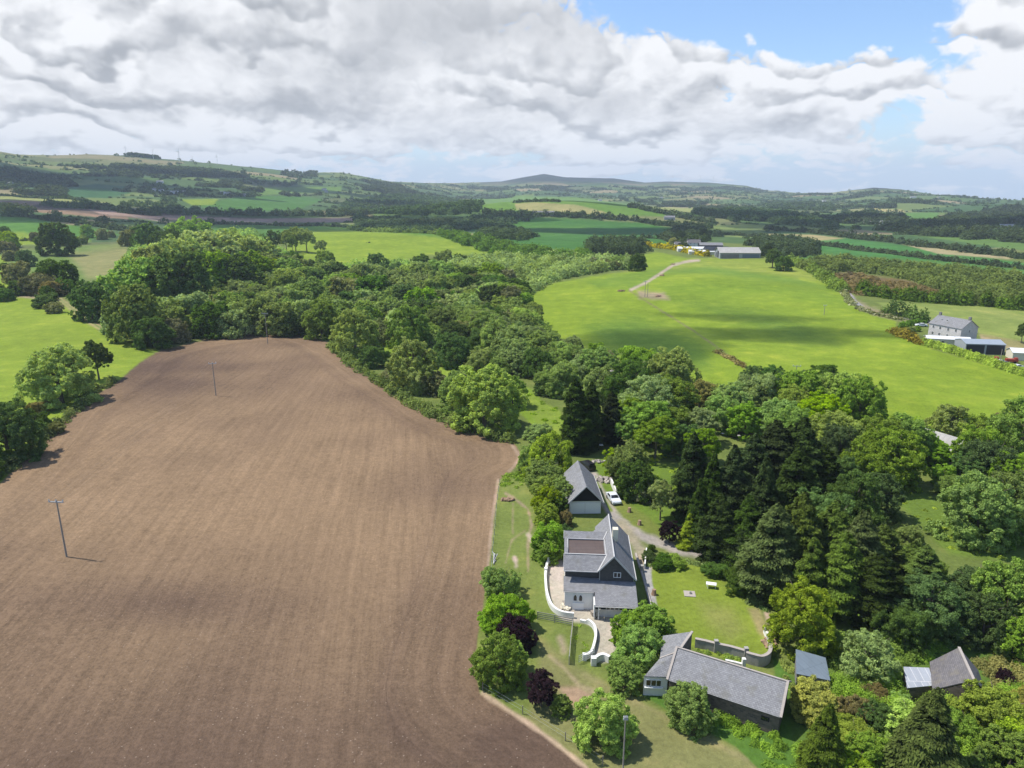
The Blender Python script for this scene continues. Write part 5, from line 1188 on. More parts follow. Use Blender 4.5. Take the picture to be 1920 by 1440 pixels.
upole('left of the two poles beside the track on the green hill', 1209, 557, 527, 2, 0, cross=True); upole('right of the two poles beside the track on the green hill', 1214, 557, 531, 2, 0, cross=False)
upole('thin pole alone in the middle of the green hill', 1545, 590, 572, 1.6, 0); upole('pole rising behind the blue-green trees at the foot of the green hill', 1492, 705, 685, 2.6, 10)
upole('pole rising out of the bushes between the two fields', 1129, 716, 703, 2.2, 10); upole('pole among the right-hand trees', 1518, 815, 792, 2, 0)
upole('tall thin pole in front of the big steel shed', 1874, 684, 655, 1, 0, cross=False, name='lamp_pole')
upole('thin pole in the field behind the grey farmhouse', 1804, 612, 600, 1, 0, cross=False); upole('pole left of the grey farmhouse', 1760, 606, 598, 1, 0, cross=False)

# ------------------------------------------------------------------ fences
def fence(label, px, rails=(.35, .75, 1.15), sp=2.2, mat='fence', hp=1.3, wires=False, name='rail_fence', tn=.12):
    P = [at(*p, .3) * [1, 1, 0] for p in px]; e = empty(name, (P[0][0], P[0][1], float(Z(*P[0][:2]))), label, 'fence')
    for i in range(len(P) - 1):
        a, b = P[i], P[i + 1]; L = np.linalg.norm(b - a); n = max(1, int(L / sp))
        for k in range(n + (i == len(P) - 2)):
            q = a + (b - a) * k / n; z = float(Z(q[0], q[1])); poly_mesh('post', box_f((q[0], q[1], z + hp / 2 - .2), (tn / 2, 0, 0), (0, tn / 2, 0), (0, 0, hp / 2 + .2)), M[mat], e)
        za, zb = float(Z(a[0], a[1])), float(Z(b[0], b[1])); t = .012 if wires else .05
        for hgt in rails: poly_mesh('wire' if wires else 'rail', beam_f(a + [0, 0, za + hgt], b + [0, 0, zb + hgt], t, t if wires else .13), M['metal' if wires else mat], e)
fence('wooden rail fence running left to right across the paddock', [(1008,1158),(1040,1164),(1074,1171)], (.3,.6,.9,1.2), 2.4)
fence('wooden rail fence running towards the viewer beside the grassy strip', [(1074,1171),(1070,1205),(1067,1242)], (.3,.6,.9,1.2), 2.4)
fence('wire fence with thin posts along the ploughed field edge', [(937,905),(931,950),(927,1000),(922,1050),(921,1080)], (.5,1.0), 3.0, 'wood', 1.2, True, 'wire_fence', .1)
fence('wire fence with thin posts at the bottom corner of the ploughed field', [(905,1290),(980,1335),(1060,1385),(1130,1430)], (.5,1.0), 4.0, 'wood', 1.2, True, 'wire_fence', .1)
e = empty('field_gate', tuple(at(1090, 1240, 0)), 'thin metal gate swung open between the white wall stubs', 'gate')
a, b = at(1085, 1245, 0), at(1115, 1230, 0)
poly_mesh('frame', sum([beam_f(a + [0, 0, z], b + [0, 0, z], .04, .05) for z in (.3, .6, .9, 1.2)], []) + beam_f(a + [0, 0, .2], a + [0, 0, 1.25], .05, .05) + beam_f(b + [0, 0, .2], b + [0, 0, 1.25], .05, .05), M['metal'], e)
# fallen dead branch by the fence, garden table, stone slab, porch clutter
def twig(label, c, seed, s=1., mat='coping', name='dead_branch'):
    rg = np.random.default_rng(seed); f = []
    for i in range(7):
        a = rg.uniform(-.5, .5) + 1.3; L = s * rg.uniform(.6, 1.6); p0 = c + np.array([0, (i - 3) * .35 * s, .15]); p1 = p0 + np.array([math.cos(a) * L, math.sin(a) * L, .5 * rg.random() * s]); p2 = p1 + rg.normal(size=3) * .3 * s
        V, F = tube([p0, p1, p2], [.10 * s, .07 * s, .02], 5); f += [[V[j] for j in q] for q in F]
    o = poly_mesh(name, f, M[mat]); o['label'] = label; o['category'] = 'branch'
twig('bleached dead branch lying by the wire fence', at(926, 1052, 0), 5, 1.1, 'lead'); twig('pale dead branches lying under the dark conifers', at(1402, 985, 3), 6, 1.5)
heap('brushwood_heap', 'brown brushwood heap at the top of the worn paddock', at(953, 938, 0), 1.3, .6, 30, .3, 'bareearth', 'brushwood', 8)
t0 = at(1333, 1102, 0); e = empty('garden_table', tuple(t0), 'small white table standing on the mown lawn', 'table')
poly_mesh('tabletop', box_f(t0 + [0, 0, .72], (.75, -.2, 0), (.12, .42, 0), (0, 0, .03)), M['whitewood'], e)
for sx in (-.6, .6):
    for sy in (-.3, .3): poly_mesh('leg', box_f(t0 + [sx, sy, .34], (.03, 0, 0), (0, .03, 0), (0, 0, .35)), M['whitewood'], e)
t0 = at(1293, 1114, 0); e = empty('stone_slab', tuple(t0), 'pale paved slab with a dark stone on the mown lawn', 'slab')
poly_mesh('slab', box_f(t0 + [0, 0, .05], (.85, -.1, 0), (.1, .8, 0), (0, 0, .05)), M['coping'], e); V, F = tube([t0 + [.1, 0, .1], t0 + [.1, 0, .5]], [.22, .14], 7); poly_mesh('stone', [[V[j] for j in q] for q in F] + [[V[j] for j in range(7, 14)]], M['concrete'], e)
for k, (px, py, s) in enumerate([(1115,1153,.5),(1120,1148,.4),(1063,1136,.55)]):
    c = at(px, py, 0); e = empty('crate', tuple(c), ['low wooden pallet crate left of the porch opening', 'small wooden crate leaning at the porch post', 'pale box standing by the porch wall corner'][k], 'crate')
    poly_mesh('body', box_f(c + [0, 0, s * .6], (s, .1, 0), (-.1, s * .7, 0), (0, 0, s * .55)), M['wood' if k < 2 else 'cream'], e); poly_mesh('lid', box_f(c + [0, 0, s * 1.2], (s * 1.05, .1, 0), (-.1, s * .75, 0), (0, 0, .03)), M['wood'], e)
heap('trough', 'row of dark feed troughs on the far bright meadow', G(690, 455), 2, 1, 5, .6, 'tindark', 'trough', 9)
for k, (px, py) in enumerate([(1166, 546), (1235, 556), (1243, 517), (1262, 496)]):
    c = G(px, py); heap('manure_heap', ['dark heap at the lower end of the hill track', 'dark heap in the bare patch beside the twin poles', 'dark heap on the left side of the hill track', 'dark heap near the top of the hill track'][k], c, 2.2, 1.2, 12, .5, 'bareearth', 'heap', 20 + k)
for k, (px, py, s) in enumerate([(1865, 948, 1.8)]):
    c = G(px, py) + [0, 0, .8]; me = bpy.data.meshes.new('boulder')
    import bmesh
    bm = bmesh.new(); bmesh.ops.create_icosphere(bm, subdivisions=3, radius=s)
    for v in bm.verts: v.co *= 1 + .22 * math.sin(v.co.x * 1.7 + k) * math.cos(v.co.y * 1.3) + .08 * math.sin(v.co.z * 4 + v.co.x * 3); v.co.z *= .8
    bm.to_mesh(me); bm.free(); o = link('boulder', me, M['rock'], None, tuple(c)); o['category'] = 'boulder'
    o['label'] = 'lone pale boulder under the trees at the right edge'
c = G(1783, 862); barn('house', 'old building with pale weathered roof half buried in the trees on the right', 'house', (c[0], c[1] + 2), 62, 17, 7, 3.0, 5.2, 'greyrender', 'tinroof', chim=1)
# power lines sagging between the field poles
def span(label, a, b, sag):
    f = []
    for u in (-1.1, 0, 1.1):
        pts = [a + (b - a) * t + np.array([u, 0, -4 * sag * t * (1 - t)]) for t in np.linspace(0, 1, 13)]
        for p, q in zip(pts[:-1], pts[1:]): f += beam_f(p, q, .011, .011)
    e = poly_mesh('power_line', f, M['wood']); e['label'] = label; e['category'] = 'power line'
PT = {}
for k_, (px, b_, t_) in dict(a=(125,1044,938), b=(405,742,680), c=(502,644,587), e=(1129,716,703)).items():
    c = G(px, b_); d = ray(px, t_); PT[k_] = np.array([c[0], c[1], CAMH + d[2] * c[1] / d[1] + .1])
span('three thin wires between the nearest and the middle field pole', PT['a'], PT['b'], 1.6)
span('three thin wires between the middle and the far field pole', PT['b'], PT['c'], 1.4)

e = empty('handrail', tuple(H(11.9, -4.2, 0)), 'small white metal handrail on the path right of the main house', 'handrail')
poly_mesh('rail', beam_f(H(11.3,-4.6,.95), H(12.0,-4.6,.95), .06, .06) + beam_f(H(12.0,-4.6,.95), H(12.0,-2.9,.95), .06, .06), M['whitewood'], e)
for u, v in ((11.3,-4.6),(12.0,-4.6),(12.0,-2.9)): poly_mesh('post', box_f(H(u, v, .45), H.U * .03, H.V * .03, H.Z * .5), M['whitewood'], e)
for k, (px, py, mt, lb) in enumerate([(1186,1150,'tindark','black wheeled bin standing in front of the porch windows'),(1203,1071,'concrete','grey water butt at the right rear corner of the main house')]):
    c = at(px, py, 0); V, F = tube([c, c + [0, 0, .5], c + [0, 0, 1.05]], [.27, .31, .33], 9); e = empty('bin' if k == 0 else 'water_butt', tuple(c), lb, 'bin' if k == 0 else 'water butt')
    poly_mesh('body', [[V[j] for j in q] for q in F], M[mt], e); poly_mesh('lid', [[V[j] + [0, 0, .03] for j in range(18, 27)]], M[mt], e)

# ------------------------------------------------------------------ masses of foliage: hedges, woods, undergrowth
def clumps(name, pts, mat, label=None, cat=None, group=None, kind=None, seed=0, k=1.2, hsf=.0013, hmin=.17, fine=1.0):
    """pts: rows x, y, z, width, height"""
    rg = np.random.default_rng(seed); A = np.array(pts, float); A = A[:, :5]
    r = np.hypot(A[:, 0], A[:, 1]); hs = np.maximum(r * hsf * fine, hmin)
    cnt = np.maximum(4, (k * (A[:, 3] / hs) ** 2 * (.5 + .5 * A[:, 4] / A[:, 3])).astype(int)); idx = np.repeat(np.arange(len(A)), cnt); n = len(idx)
    d = unit(rg.normal(size=(n, 3))); d[:, 2] = np.abs(d[:, 2]) * 1.0 - .12 * rg.random(n)
    a = np.arctan2(d[:, 1], d[:, 0]); ph = rg.uniform(0, 6.28, len(A))[idx]
    lump = 1 + .16 * np.sin(a * 3 + ph) * (1 - d[:, 2] ** 2) + .12 * np.sin(a * 5 + ph * 2 + d[:, 2] * 5) + rg.normal(size=n) * .05
    C = A[idx, :3] + d * np.stack([A[idx, 3] * .5, A[idx, 3] * .5, A[idx, 4]], 1) * (lump * rg.uniform(.80, 1.03, n))[:, None]
    N = unit(d + rg.normal(size=(n, 3)) * .5 + [0, 0, .2])
    V, F = cards(C, N, hs[idx] * rg.uniform(.6, 1.2, n), rg)
    base = rg.random(len(A)); t = np.clip(base[idx] * .6 + rg.random(n) * .45, 0, 1)
    c0 = A[0, :3].copy()
    me = leafmesh(name, V - c0, F, t); o = link(name, me, None, None, tuple(c0)); leafy(o, mat)
    if label: o['label'] = label
    if cat: o['category'] = cat
    if group: o['group'] = group
    if kind: o['kind'] = kind
    return o
def linepts(px, w, h, seed=0, step=.55, world=None, var=.3):
    rg = np.random.default_rng(seed); P = [G(*p) for p in px] if world is None else world; out = []
    for a, b in zip(P[:-1], P[1:]):
        L = np.linalg.norm((b - a)[:2]); n = max(1, int(L / (w * step)))
        for i in range(n):
            q = a + (b - a) * (i + rg.random()) / n; x, y = q[0] + rg.normal() * w * .12, q[1] + rg.normal() * w * .12
            s = rg.uniform(1 - var, 1 + var); out.append((x, y, float(Z(x, y)) - .2, w * s, h * rg.uniform(1 - var, 1 + var)))
    return out
def areapts(poly, sp, w, h, seed=0, avoid=0.0):
    rg = np.random.default_rng(seed); out = []
    P = np.array(wpoly(poly)); A = (P[:, 0].max() - P[:, 0].min()) * (P[:, 1].max() - P[:, 1].min()); n = int(A / sp ** 2 * 1.25) + 4
    x = rg.uniform(P[:, 0].min(), P[:, 0].max(), n); y = rg.uniform(P[:, 1].min(), P[:, 1].max(), n); m = sdf(P, x, y) > 0
    x, y = x[m], y[m]; z = Z(x, y) - .3; n = len(x)
    return np.stack([x, y, z, w * rg.uniform(.7, 1.3, n), h * rg.uniform(.7, 1.3, n)], 1)
HG = 'hedges and tree belts between the fields'
HEDGES = [
 # (pixel line, width m, height m, material, label)
 ([(1731,645),(1780,659),(1829,674),(1880,691),(1935,709)], 3.4, 2.6, 'lime', 'long clipped lime-green hedge along the yard of the grey farmhouse', .08),
 ([(1674,623),(1700,634),(1724,645)], 4.2, 3.0, 'gorse', 'short hedge in full yellow flower at the corner of the farmhouse garden', .45),
 ([(1688,614),(1712,608),(1734,605)], 3.0, 2.4, 'oak', 'short dark hedge behind the yellow-flowered hedge', .3),
 ([(1205,462),(1235,465),(1262,468),(1290,474),(1328,481)], 6.0, 5.0, 'gorse', 'tall yellowish hedge on the left of the hill farm', .45),
 ([(1342,660),(1370,673),(1398,690)], 2.2, 1.3, 'rust', 'short dark scrubby hedge line crossing the green hill slope', .5),
 ([(1655,584),(1680,588),(1705,594),(1738,604)], 6.5, 5.5, 'blue', 'row of dense blue-green trees between the road and the cut field', .35),
 ([(1600,548),(1640,556),(1700,563),(1760,568),(1840,573),(1920,580),(2050,592)], 8, 6.5, 'oak', 'dark hedge in front of the scrub on the far side of the cut field', .35),
 ([(1480,488),(1520,505),(1556,528),(1580,548)], 7, 5, 'hedge', 'bushy hedge running down the right side of the green hill', .5),
 ([(1575,540),(1590,560),(1600,574)], 3, 1.6, 'haw', 'ragged blossom hedge on the near side of the stony road', .6),
 ([(1605,578),(1640,590),(1690,601)], 2.4, 1.4, 'haw', 'low blossom hedge along the lower stony road', .6),
 ([(0,552),(60,552),(108,553)], 5, 3.2, 'haw', 'scrubby hedge on the far side of the grassy lane', .5),
 ([(0,405),(60,408),(120,416),(180,424),(240,433),(280,441)], 12, 7, 'far', 'dark hedge belt beyond the far left pasture', .4),
 ([(40,452),(75,450),(120,452),(160,450)], 6, 3.5, 'hedge', 'hedge under the dark round tree in the far left pastures', .5),
 ([(380,421),(470,421),(560,424),(660,427)], 9, 5, 'far', 'thin dark hedge between the tan strip and the middle meadow', .5),
 ([(660,428),(740,436),(830,440),(900,452),(950,468)], 10, 5, 'hedge', 'hedge along the far edge of the sunlit middle meadow', .5),
 ([(1000,524),(1060,516),(1110,513),(1160,506),(1205,500)], 8, 5, 'hedge', 'bushy hedge along the far left edge of the green hill', .5),
 ([(905,400),(960,404),(1040,405),(1130,409),(1200,415),(1260,424),(1330,428)], 20, 10, 'far', 'long dark tree belt below the pale hilltop field', .4),
 ([(1180,388),(1240,400),(1300,412),(1340,420)], 14, 9, 'far', 'dark hedge slanting down right of the pale hilltop field', .5),
 ([(1260,424),(1360,440),(1460,448),(1560,462),(1700,480),(1920,505)], 9, 4, 'far', 'long thin hedge behind the hill farm', .5),
 ([(1430,430),(1520,436),(1600,446),(1700,458),(1800,470),(1920,485)], 12, 6, 'far', 'long hedge across the flat fields on the right', .5),
 ([(1290,470),(1240,448),(1200,446)], 8, 6, 'far', 'hedge behind the yellowish hedge of the hill farm', .5),
 ([(90,384),(170,392),(250,398),(340,401),(420,402),(520,404),(640,406)], 20, 11, 'far', 'line of big dark trees beyond the ploughed strips', .5),
 ([(160,388),(240,400),(300,404)], 16, 8, 'far', 'dark hedge on the slope between the two ploughed strips', .5),
 ([(-60,366),(0,367),(80,372),(180,383)], 10, 5, 'far', 'thin hedge above the left ploughed strip', .5),
 ([(965,380),(1000,378),(1040,378),(1052,379)], 12, 6, 'far', 'small clump of trees on the pale hilltop field', .3),
 ([(1900,690),(1935,700)], 3.4, 2.6, 'lime', 'clipped lime-green hedge end at the right edge', .25),
]
for i, (px, w, h, mat, lab, var) in enumerate(HEDGES[:-1]):
    clumps('hedge', linepts(px, w, h, i, .42 if var > .1 else .2, var=var), mat, lab, 'hedge', HG, seed=i, k=1.5 if var > .1 else 3.5, fine=1.0 if var > .1 else .55)
# hedgebank bushes down the left side of the ploughed field
clumps('hedge', linepts([(215,716),(180,735),(150,765),(120,790),(90,815),(40,860),(0,895)], 3.2, 2.2, 77, .5, var=.5), 'hedge', 'scrubby hedge bottom along the left edge of the ploughed field', 'hedge', HG, seed=78)
clumps('hedge', linepts([(620,650),(660,683),(710,720),(760,752),(820,785),(870,806),(930,822),(965,832)], 3.6, 2.6, 79, .5, var=.5), 'hedge', 'low hedge along the right edge of the ploughed field', 'hedge', HG, seed=80)
WOODS = [
 ([(640,392),(650,382),(700,373),(790,370),(870,378),(905,388),(890,400),(800,404),(720,402)], 15, 19, 14, 'far', 'big dark wood in the middle distance'),
 ([(880,372),(900,364),(965,364),(965,371)], 18, 20, 14, 'far', 'trees on the crest left of the pale hilltop field'),
 ([(1102,480),(1108,456),(1150,452),(1205,458),(1218,470),(1180,482)], 11, 13, 11, 'far', 'dark wood left of the yellowish farm hedge'),
 ([(900,438),(912,428),(960,430),(1003,444),(985,452),(930,448)], 11, 13, 9, 'far', 'tree island in the dark green field'),
 ([(820,440),(900,446),(980,466),(1060,478),(1112,476),(1100,490),(1000,492),(900,470)], 12, 13, 8, 'oak', 'dark tree belt between thicket and dark green field'),
 ([(660,412),(760,412),(860,416),(900,406),(990,402),(1010,405),(880,432),(760,438),(680,428)], 14, 17, 10, 'far', 'dark wood behind the sunlit middle meadow'),
 ([(-60,345),(0,345),(60,346),(120,354),(115,364),(60,360),(-60,358)], 19, 24, 15, 'far', 'dark wood at the left edge'),
 ([(200,354),(330,354),(420,360),(505,367),(480,370),(380,369),(240,362)], 19, 24, 14, 'far', 'dark wood round the white farm buildings'),
 ([(220,380),(300,377),(340,380),(330,390),(240,388)], 18, 20, 12, 'far', 'scattered dark trees below the white farm'),
 ([(145,326),(240,321),(330,329),(390,334),(300,334),(160,331)], 24, 30, 14, 'far', 'conifer plantation on the left hill'),
 ([(205,307),(300,313),(385,323),(370,328),(260,319),(205,311)], 28, 34, 13, 'far', 'upper conifer plantation on the left hill'),
 ([(528,328),(560,320),(600,326),(600,332),(540,333)], 26, 30, 20, 'far', 'dark wood on the shoulder of the left hill'),
 ([(-40,320),(0,314),(40,320),(60,334),(0,332)], 26, 30, 18, 'far', 'wood on the far left slope'),
 ([(350,338),(480,340),(600,344),(590,347),(450,346)], 24, 28, 13, 'far', 'tree belt halfway down the left hill'),
 ([(1300,400),(1400,392),(1480,403),(1570,424),(1560,432),(1450,418),(1340,410)], 18, 21, 14, 'far', 'big dark wood right of the pale hilltop field'),
 ([(1420,380),(1500,374),(1560,384),(1560,396),(1450,392)], 22, 26, 14, 'far', 'dark wood in the valley bottom'),
 ([(1640,432),(1740,424),(1830,430),(1920,442),(2050,455),(2050,466),(1900,455),(1700,440)], 17, 20, 13, 'far', 'dark valley wood behind the flat fields on the right'),
 ([(1840,398),(1920,388),(2100,388),(2100,430),(1920,425),(1850,412)], 20, 24, 15, 'far', 'dark hillside wood at the right edge'),
 ([(1590,404),(1640,398),(1650,410),(1600,414)], 20, 22, 13, 'far', 'small dark wood left of the square hill field'),
 ([(1415,482),(1420,460),(1450,452),(1500,456),(1535,468),(1530,478),(1480,484),(1450,486)], 10, 12, 11, 'far', 'dark trees behind the big barn'),
 ([(1395,462),(1440,450),(1470,452),(1460,462)], 10, 12, 11, 'far', 'dark trees above the big barn roof'),
 ([(1240,446),(1262,428),(1300,426),(1330,440),(1320,455),(1270,458)], 11, 12, 9, 'far', 'dark trees behind the hill farmhouse'),
 ([(1490,500),(1560,486),(1700,496),(1920,522),(2100,540),(2100,594),(1920,578),(1780,566),(1770,548),(1700,524),(1600,508),(1545,516)], 9.5, 11, 6, 'hedge', 'broad green carr wood on the right beyond the cut field'),
 ([(1540,520),(1600,514),(1700,532),(1770,552),(1700,558),(1610,554)], 7, 6, 2.4, 'rust', 'brownish scrub in front of the carr wood'),
 ([(700,640),(640,600),(560,555),(400,540),(240,560),(190,600),(290,638),(400,612),(520,598),(590,604)], 6.5, 8, 4.6, 'wil', 'low willow scrub filling the near end of the long thicket'),
 ([(240,560),(420,545),(560,560),(700,590),(800,640),(900,660),(1000,700),(1060,690),(1000,600),(960,530),(800,520),(640,530),(500,500),(300,520)], 7.5, 9.5, 4.6, 'wil', 'low willow scrub filling the middle of the long thicket'),
 ([(760,560),(860,560),(960,600),(1010,660),(960,690),(880,640),(800,600)], 9, 9.5, 5.2, 'oak', 'darker scrub patches in the long thicket'),
 ([(230,520),(250,470),(350,450),(470,440),(520,470),(560,510),(640,510),(700,505),(760,500),(800,525),(640,530),(500,505),(320,540)], 10, 12, 8, 'ash', 'low trees between the grove and the middle meadow'),
 ([(640,520),(700,505),(800,500),(900,485),(980,480),(1060,488),(1120,486),(1200,492),(1190,502),(1110,515),(1040,525),(975,555),(960,560),(860,545)], 10.5, 12.5, 6.5, 'wil', 'far end of the long thicket'),
 ([(820,520),(900,500),(1000,495),(1060,500),(1000,520),(950,545),(860,540)], 14, 11, 8, 'ash', 'brighter trees at the far end of the long thicket'),
 ([(960,620),(1060,650),(1200,690),(1330,722),(1330,760),(1180,760),(1100,740),(1060,700),(1000,690)], 8, 8, 4, 'wil', 'scrub at the left foot of the green hill'),
 ([(1340,740),(1560,800),(1760,860),(1780,820),(1650,780),(1450,740)], 8, 8.5, 4.5, 'ash', 'scrub along the near foot of the green hill'),
]
for i, (poly, sp, w, h, mat, lab) in enumerate(WOODS):
    if mat == 'far':
        up_ = max(q[1] for q in poly) < 400; sp, w, h = (sp * 1.5, w * .72, h * .58) if up_ else (sp, w * .9, h * .85)
    p = areapts(poly, sp, w, h, 100 + i)
    if len(p): clumps('woodland', p, mat, lab, 'woodland', None, 'stuff', seed=200 + i, k=1.25)
UNDER = [
 ([(1165,1262),(1200,1270),(1240,1310),(1300,1345),(1400,1392),(1450,1412),(1480,1395),(1470,1380),(1380,1345),(1290,1310),(1225,1290),(1190,1250)], 1.1, 1.5, 1.0, 'ash', 'nettles and brambles along the front of the long outbuilding'),
 ([(1440,1400),(1500,1400),(1560,1430),(1560,1470),(1440,1450)], 1.1, 1.4, .8, 'ash', 'bright weeds at the bottom below the outbuilding'),
 ([(1555,1190),(1640,1195),(1700,1220),(1740,1240),(1700,1245),(1690,1290),(1640,1300),(1560,1270)], 1.5, 2.2, 1.6, 'ash', 'brambles between the two sheds'),
 ([(1640,1190),(1720,1195),(1770,1215),(1740,1240),(1690,1235)], 1.4, 2.0, 1.2, 'ash', 'bright brambles above the rusty tin shed'),
 ([(1830,1225),(1900,1235),(1960,1260),(1940,1290),(1860,1290),(1840,1260)], 1.5, 2.0, 1.4, 'gold', 'yellowish brambles right of the ruined shed'),
 ([(1560,1290),(1700,1300),(1860,1300),(1980,1310),(2000,1500),(1540,1500)], 2.4, 3.4, 2.4, 'ash', 'dense undergrowth of the bottom right corner'),
 ([(1470,1210),(1492,1215),(1490,1290),(1470,1290)], 1.1, 1.1, .8, 'pale', 'weeds along the left wall of the small grey shed'),
 ([(1300,1212),(1350,1222),(1400,1240),(1390,1246),(1330,1232),(1305,1222)], .9, 1.0, .6, 'ash', 'weeds behind the outbuilding at the foot of the retaining wall'),
 ([(945,890),(1000,880),(1010,905),(970,915),(940,912)], 1.2, 1.5, .7, 'ash', 'rough weeds at the top of the narrow paddock'),
 ([(1210,1048),(1300,1050),(1360,1062),(1400,1075),(1390,1082),(1320,1062),(1215,1060)], 1.3, 1.5, .8, 'wil', 'flower border along the top of the lawn'),
 ([(1075,1170),(1100,1172),(1110,1195),(1100,1225),(1075,1240)], 1.6, 1.0, .35, 'ash', 'long grass between rail fence and curved wall'),
 ([(1280,880),(1290,960),(1250,940),(1220,880),(1200,830),(1260,850)], 3.0, 1.8, .6, 'syc', 'rough grass tufts right of the driveway trees'),
 ([(1660,905),(1720,915),(1810,970),(1920,1030),(1920,1060),(1780,1035),(1700,960)], 3.2, 1.6, .5, 'syc', 'rough tufts on the hillside glade'),
 ([(1390,1080),(1430,1085),(1470,1180),(1470,1240),(1450,1230),(1440,1160)], 1.6, 1.2, .5, 'ash', 'long weeds between the lawn and the bright round tree'),
 ([(985,730),(1050,770),(1070,800),(1010,790),(900,720),(760,655),(700,650),(790,680)], 4.5, 2.0, .7, 'ash', 'rush tufts in the strip of grass behind the field-edge trees'),
]
for i, (poly, sp, w, h, mat, lab) in enumerate(UNDER):
    p = areapts(poly, sp, w, h, 300 + i)
    if len(p): clumps('undergrowth', p, mat, lab, 'undergrowth', None, 'stuff', seed=400 + i, k=1.7, hmin=.07, hsf=.0009)

# far quilt: hedges on the boundaries of the jittered fields, small copses
rg = np.random.default_rng(5); n = 520000
rr = np.sqrt(rg.uniform(1000 ** 2, 6600 ** 2, n)); aa = rg.uniform(R(-40), R(40), n)
x, y = rr * np.sin(aa), rr * np.cos(aa)
q, ed = quilt(x, y); z = Z(x, y); px, py = proj(x, y, z)
ok = rr < r1f(aa) + 60
on_hill_shade = ((z > 88) & (aa > paz(900)) & (aa < paz(1420))) | ((z > 62) & (aa > paz(1540)) & (aa < paz(1800)) & (rr > 3500))  # hills with painted shade, kept clear of hedges and copses
cop = vnoise(x, y, 260, 31) * .6 + vnoise(x, y, 90, 32) * .4
open_ = np.zeros(n, bool)
for poly, c, soft, k in FIELDS:
    if min(p[1] for p in poly) < 520 and c not in (SCRUB,):
        lo, hi = np.min(poly, 0), np.max(poly, 0); m = (px > lo[0]) & (px < hi[0]) & (py > lo[1]) & (py < hi[1])
        i_ = np.where(m)[0]; open_[i_[sdf(poly, px[i_], py[i_]) > 0]] = True
hd = ok & (ed < 7) & ~open_ & ~on_hill_shade; up = z > 175
hd &= ~(up & (rg.random(n) < .45)); nr_ = rr > r1f(aa) - 500; hd &= ~(nr_ & (rg.random(n) < .8))
sz = rg.random(n)
i_ = np.where(hd)[0]; w = np.where(sz[i_] > .86, rg.uniform(12, 20, len(i_)), rg.uniform(6, 10, len(i_))); h = np.where(sz[i_] > .86, rg.uniform(8, 13, len(i_)), rg.uniform(2.5, 4.5, len(i_)))
clumps('hedgerow_net', np.stack([x[i_], y[i_], z[i_] - .3, w, h], 1), 'far', 'net of dark hedgerows over the far hills and valley', 'hedgerows', None, 'stuff', seed=9, k=1.3, hsf=.0010)
cp = ok & ~nr_ & ~on_hill_shade & (cop > .72) & ~open_ & (rg.random(n) < .35); i_ = np.where(cp)[0]
clumps('copses', np.stack([x[i_], y[i_], z[i_] - .3, rg.uniform(16, 26, len(i_)), rg.uniform(8, 14, len(i_))], 1), 'far', 'small dark copses over the far hills and valley', 'woodland', None, 'stuff', seed=10, k=1.3, hsf=.0011)
# skyline plantation
c = [(a, b) for a, b in zip(np.linspace(240, 297, 24), np.linspace(291, 296.5, 24))]
def skypt(px, back=40):
    a = paz(px, 300); r = float(r1f(a)) - back; x, y = r * math.sin(a), r * math.cos(a); return np.array([x, y, float(Z(x, y))])
P = [skypt(p) for p in np.linspace(241, 295, 40)]
clumps('woodland', [(p[0], p[1], p[2] - 2, 30, 17) for p in P], 'far', 'dark flat-topped plantation on the skyline of the left hill', 'woodland', None, 'stuff', seed=11, k=2.5)

# ------------------------------------------------------------------ far houses
FARH = [(292,358,16,'white','slate','white farmhouse among dark trees on the left'),(303,360,12,'white','slate','smaller white house right of the white farmhouse on the left'),(325,363,26,'tinwhite','tinroof','long pale farm shed below the left hill'),(340,363,22,'tinwhite','tinroof','second long pale farm shed below the left hill'),
 (418,364,18,'white','slate','white house in the tree belt left of centre'),(428,366,14,'white','tinroof','low white outhouse beside the tree belt left of centre'),(455,368,18,'white','slate','white house alone beyond the tree belt left of centre'),(300,343,20,'tinwhite','tinroof','pale shed halfway up the left hill'),(18,346,20,'tingrey','tinroof','grey shed in the wood at the left edge'),
 (608,357,16,'white','slate','white cottage on the slope left of the big dark wood'),(612,361,10,'white','slate','small white outhouse below the white cottage'),
 (1005,403,22,'white','slate','white house in the tree belt below the pale hilltop field'),(1028,403,24,'white','slate','long white house in the tree belt below the pale hilltop field'),(1255,412,20,'tingrey','slate','grey farmhouse at the end of the long tree belt'),
 (1125,377,16,'white','slate','small house on the crest right of the pale hilltop field'),(1380,395,18,'white','slate','house in the big dark wood right of centre'),(1424,396,16,'cream','slate','cream house at the right end of the big dark wood'),
 (1630,420,24,'tinwhite','tinroof','pale farm shed in the valley on the right'),(1660,421,22,'white','slate','white farmhouse in the valley on the right'),(1653,416,14,'white','slate','white house behind the valley farmhouse'),(1712,371,24,'white','slate','white house high on the right-hand hill'),(1886,429,22,'tinwhite','tinroof','pale shed in the dark hillside wood at the right'),
 (1545,378,18,'white','slate','white house below the right-hand hill'),(1760,372,16,'cream','slate','tiny pale house on the shoulder of the right-hand hill'),(1240,372,18,'cream','slate','pale house in the centre valley')]
for i, (px, py, w, wm, rm, lab) in enumerate(FARH):
    c = G(px, py); barn('house' if w < 20 or wm == 'white' else 'shed', lab, 'house' if w < 20 or wm == 'white' else 'shed', c[:2], (i * 37) % 50 - 25, w, 9, 4.6, 7.6, wm, rm, [(-w * .25, 1.2, 1.4, 1.6, 'f'), (w * .25, 1.2, 1.4, 1.6, 'f')], zb=float(c[2]), chim=1 if wm == 'white' else 0)

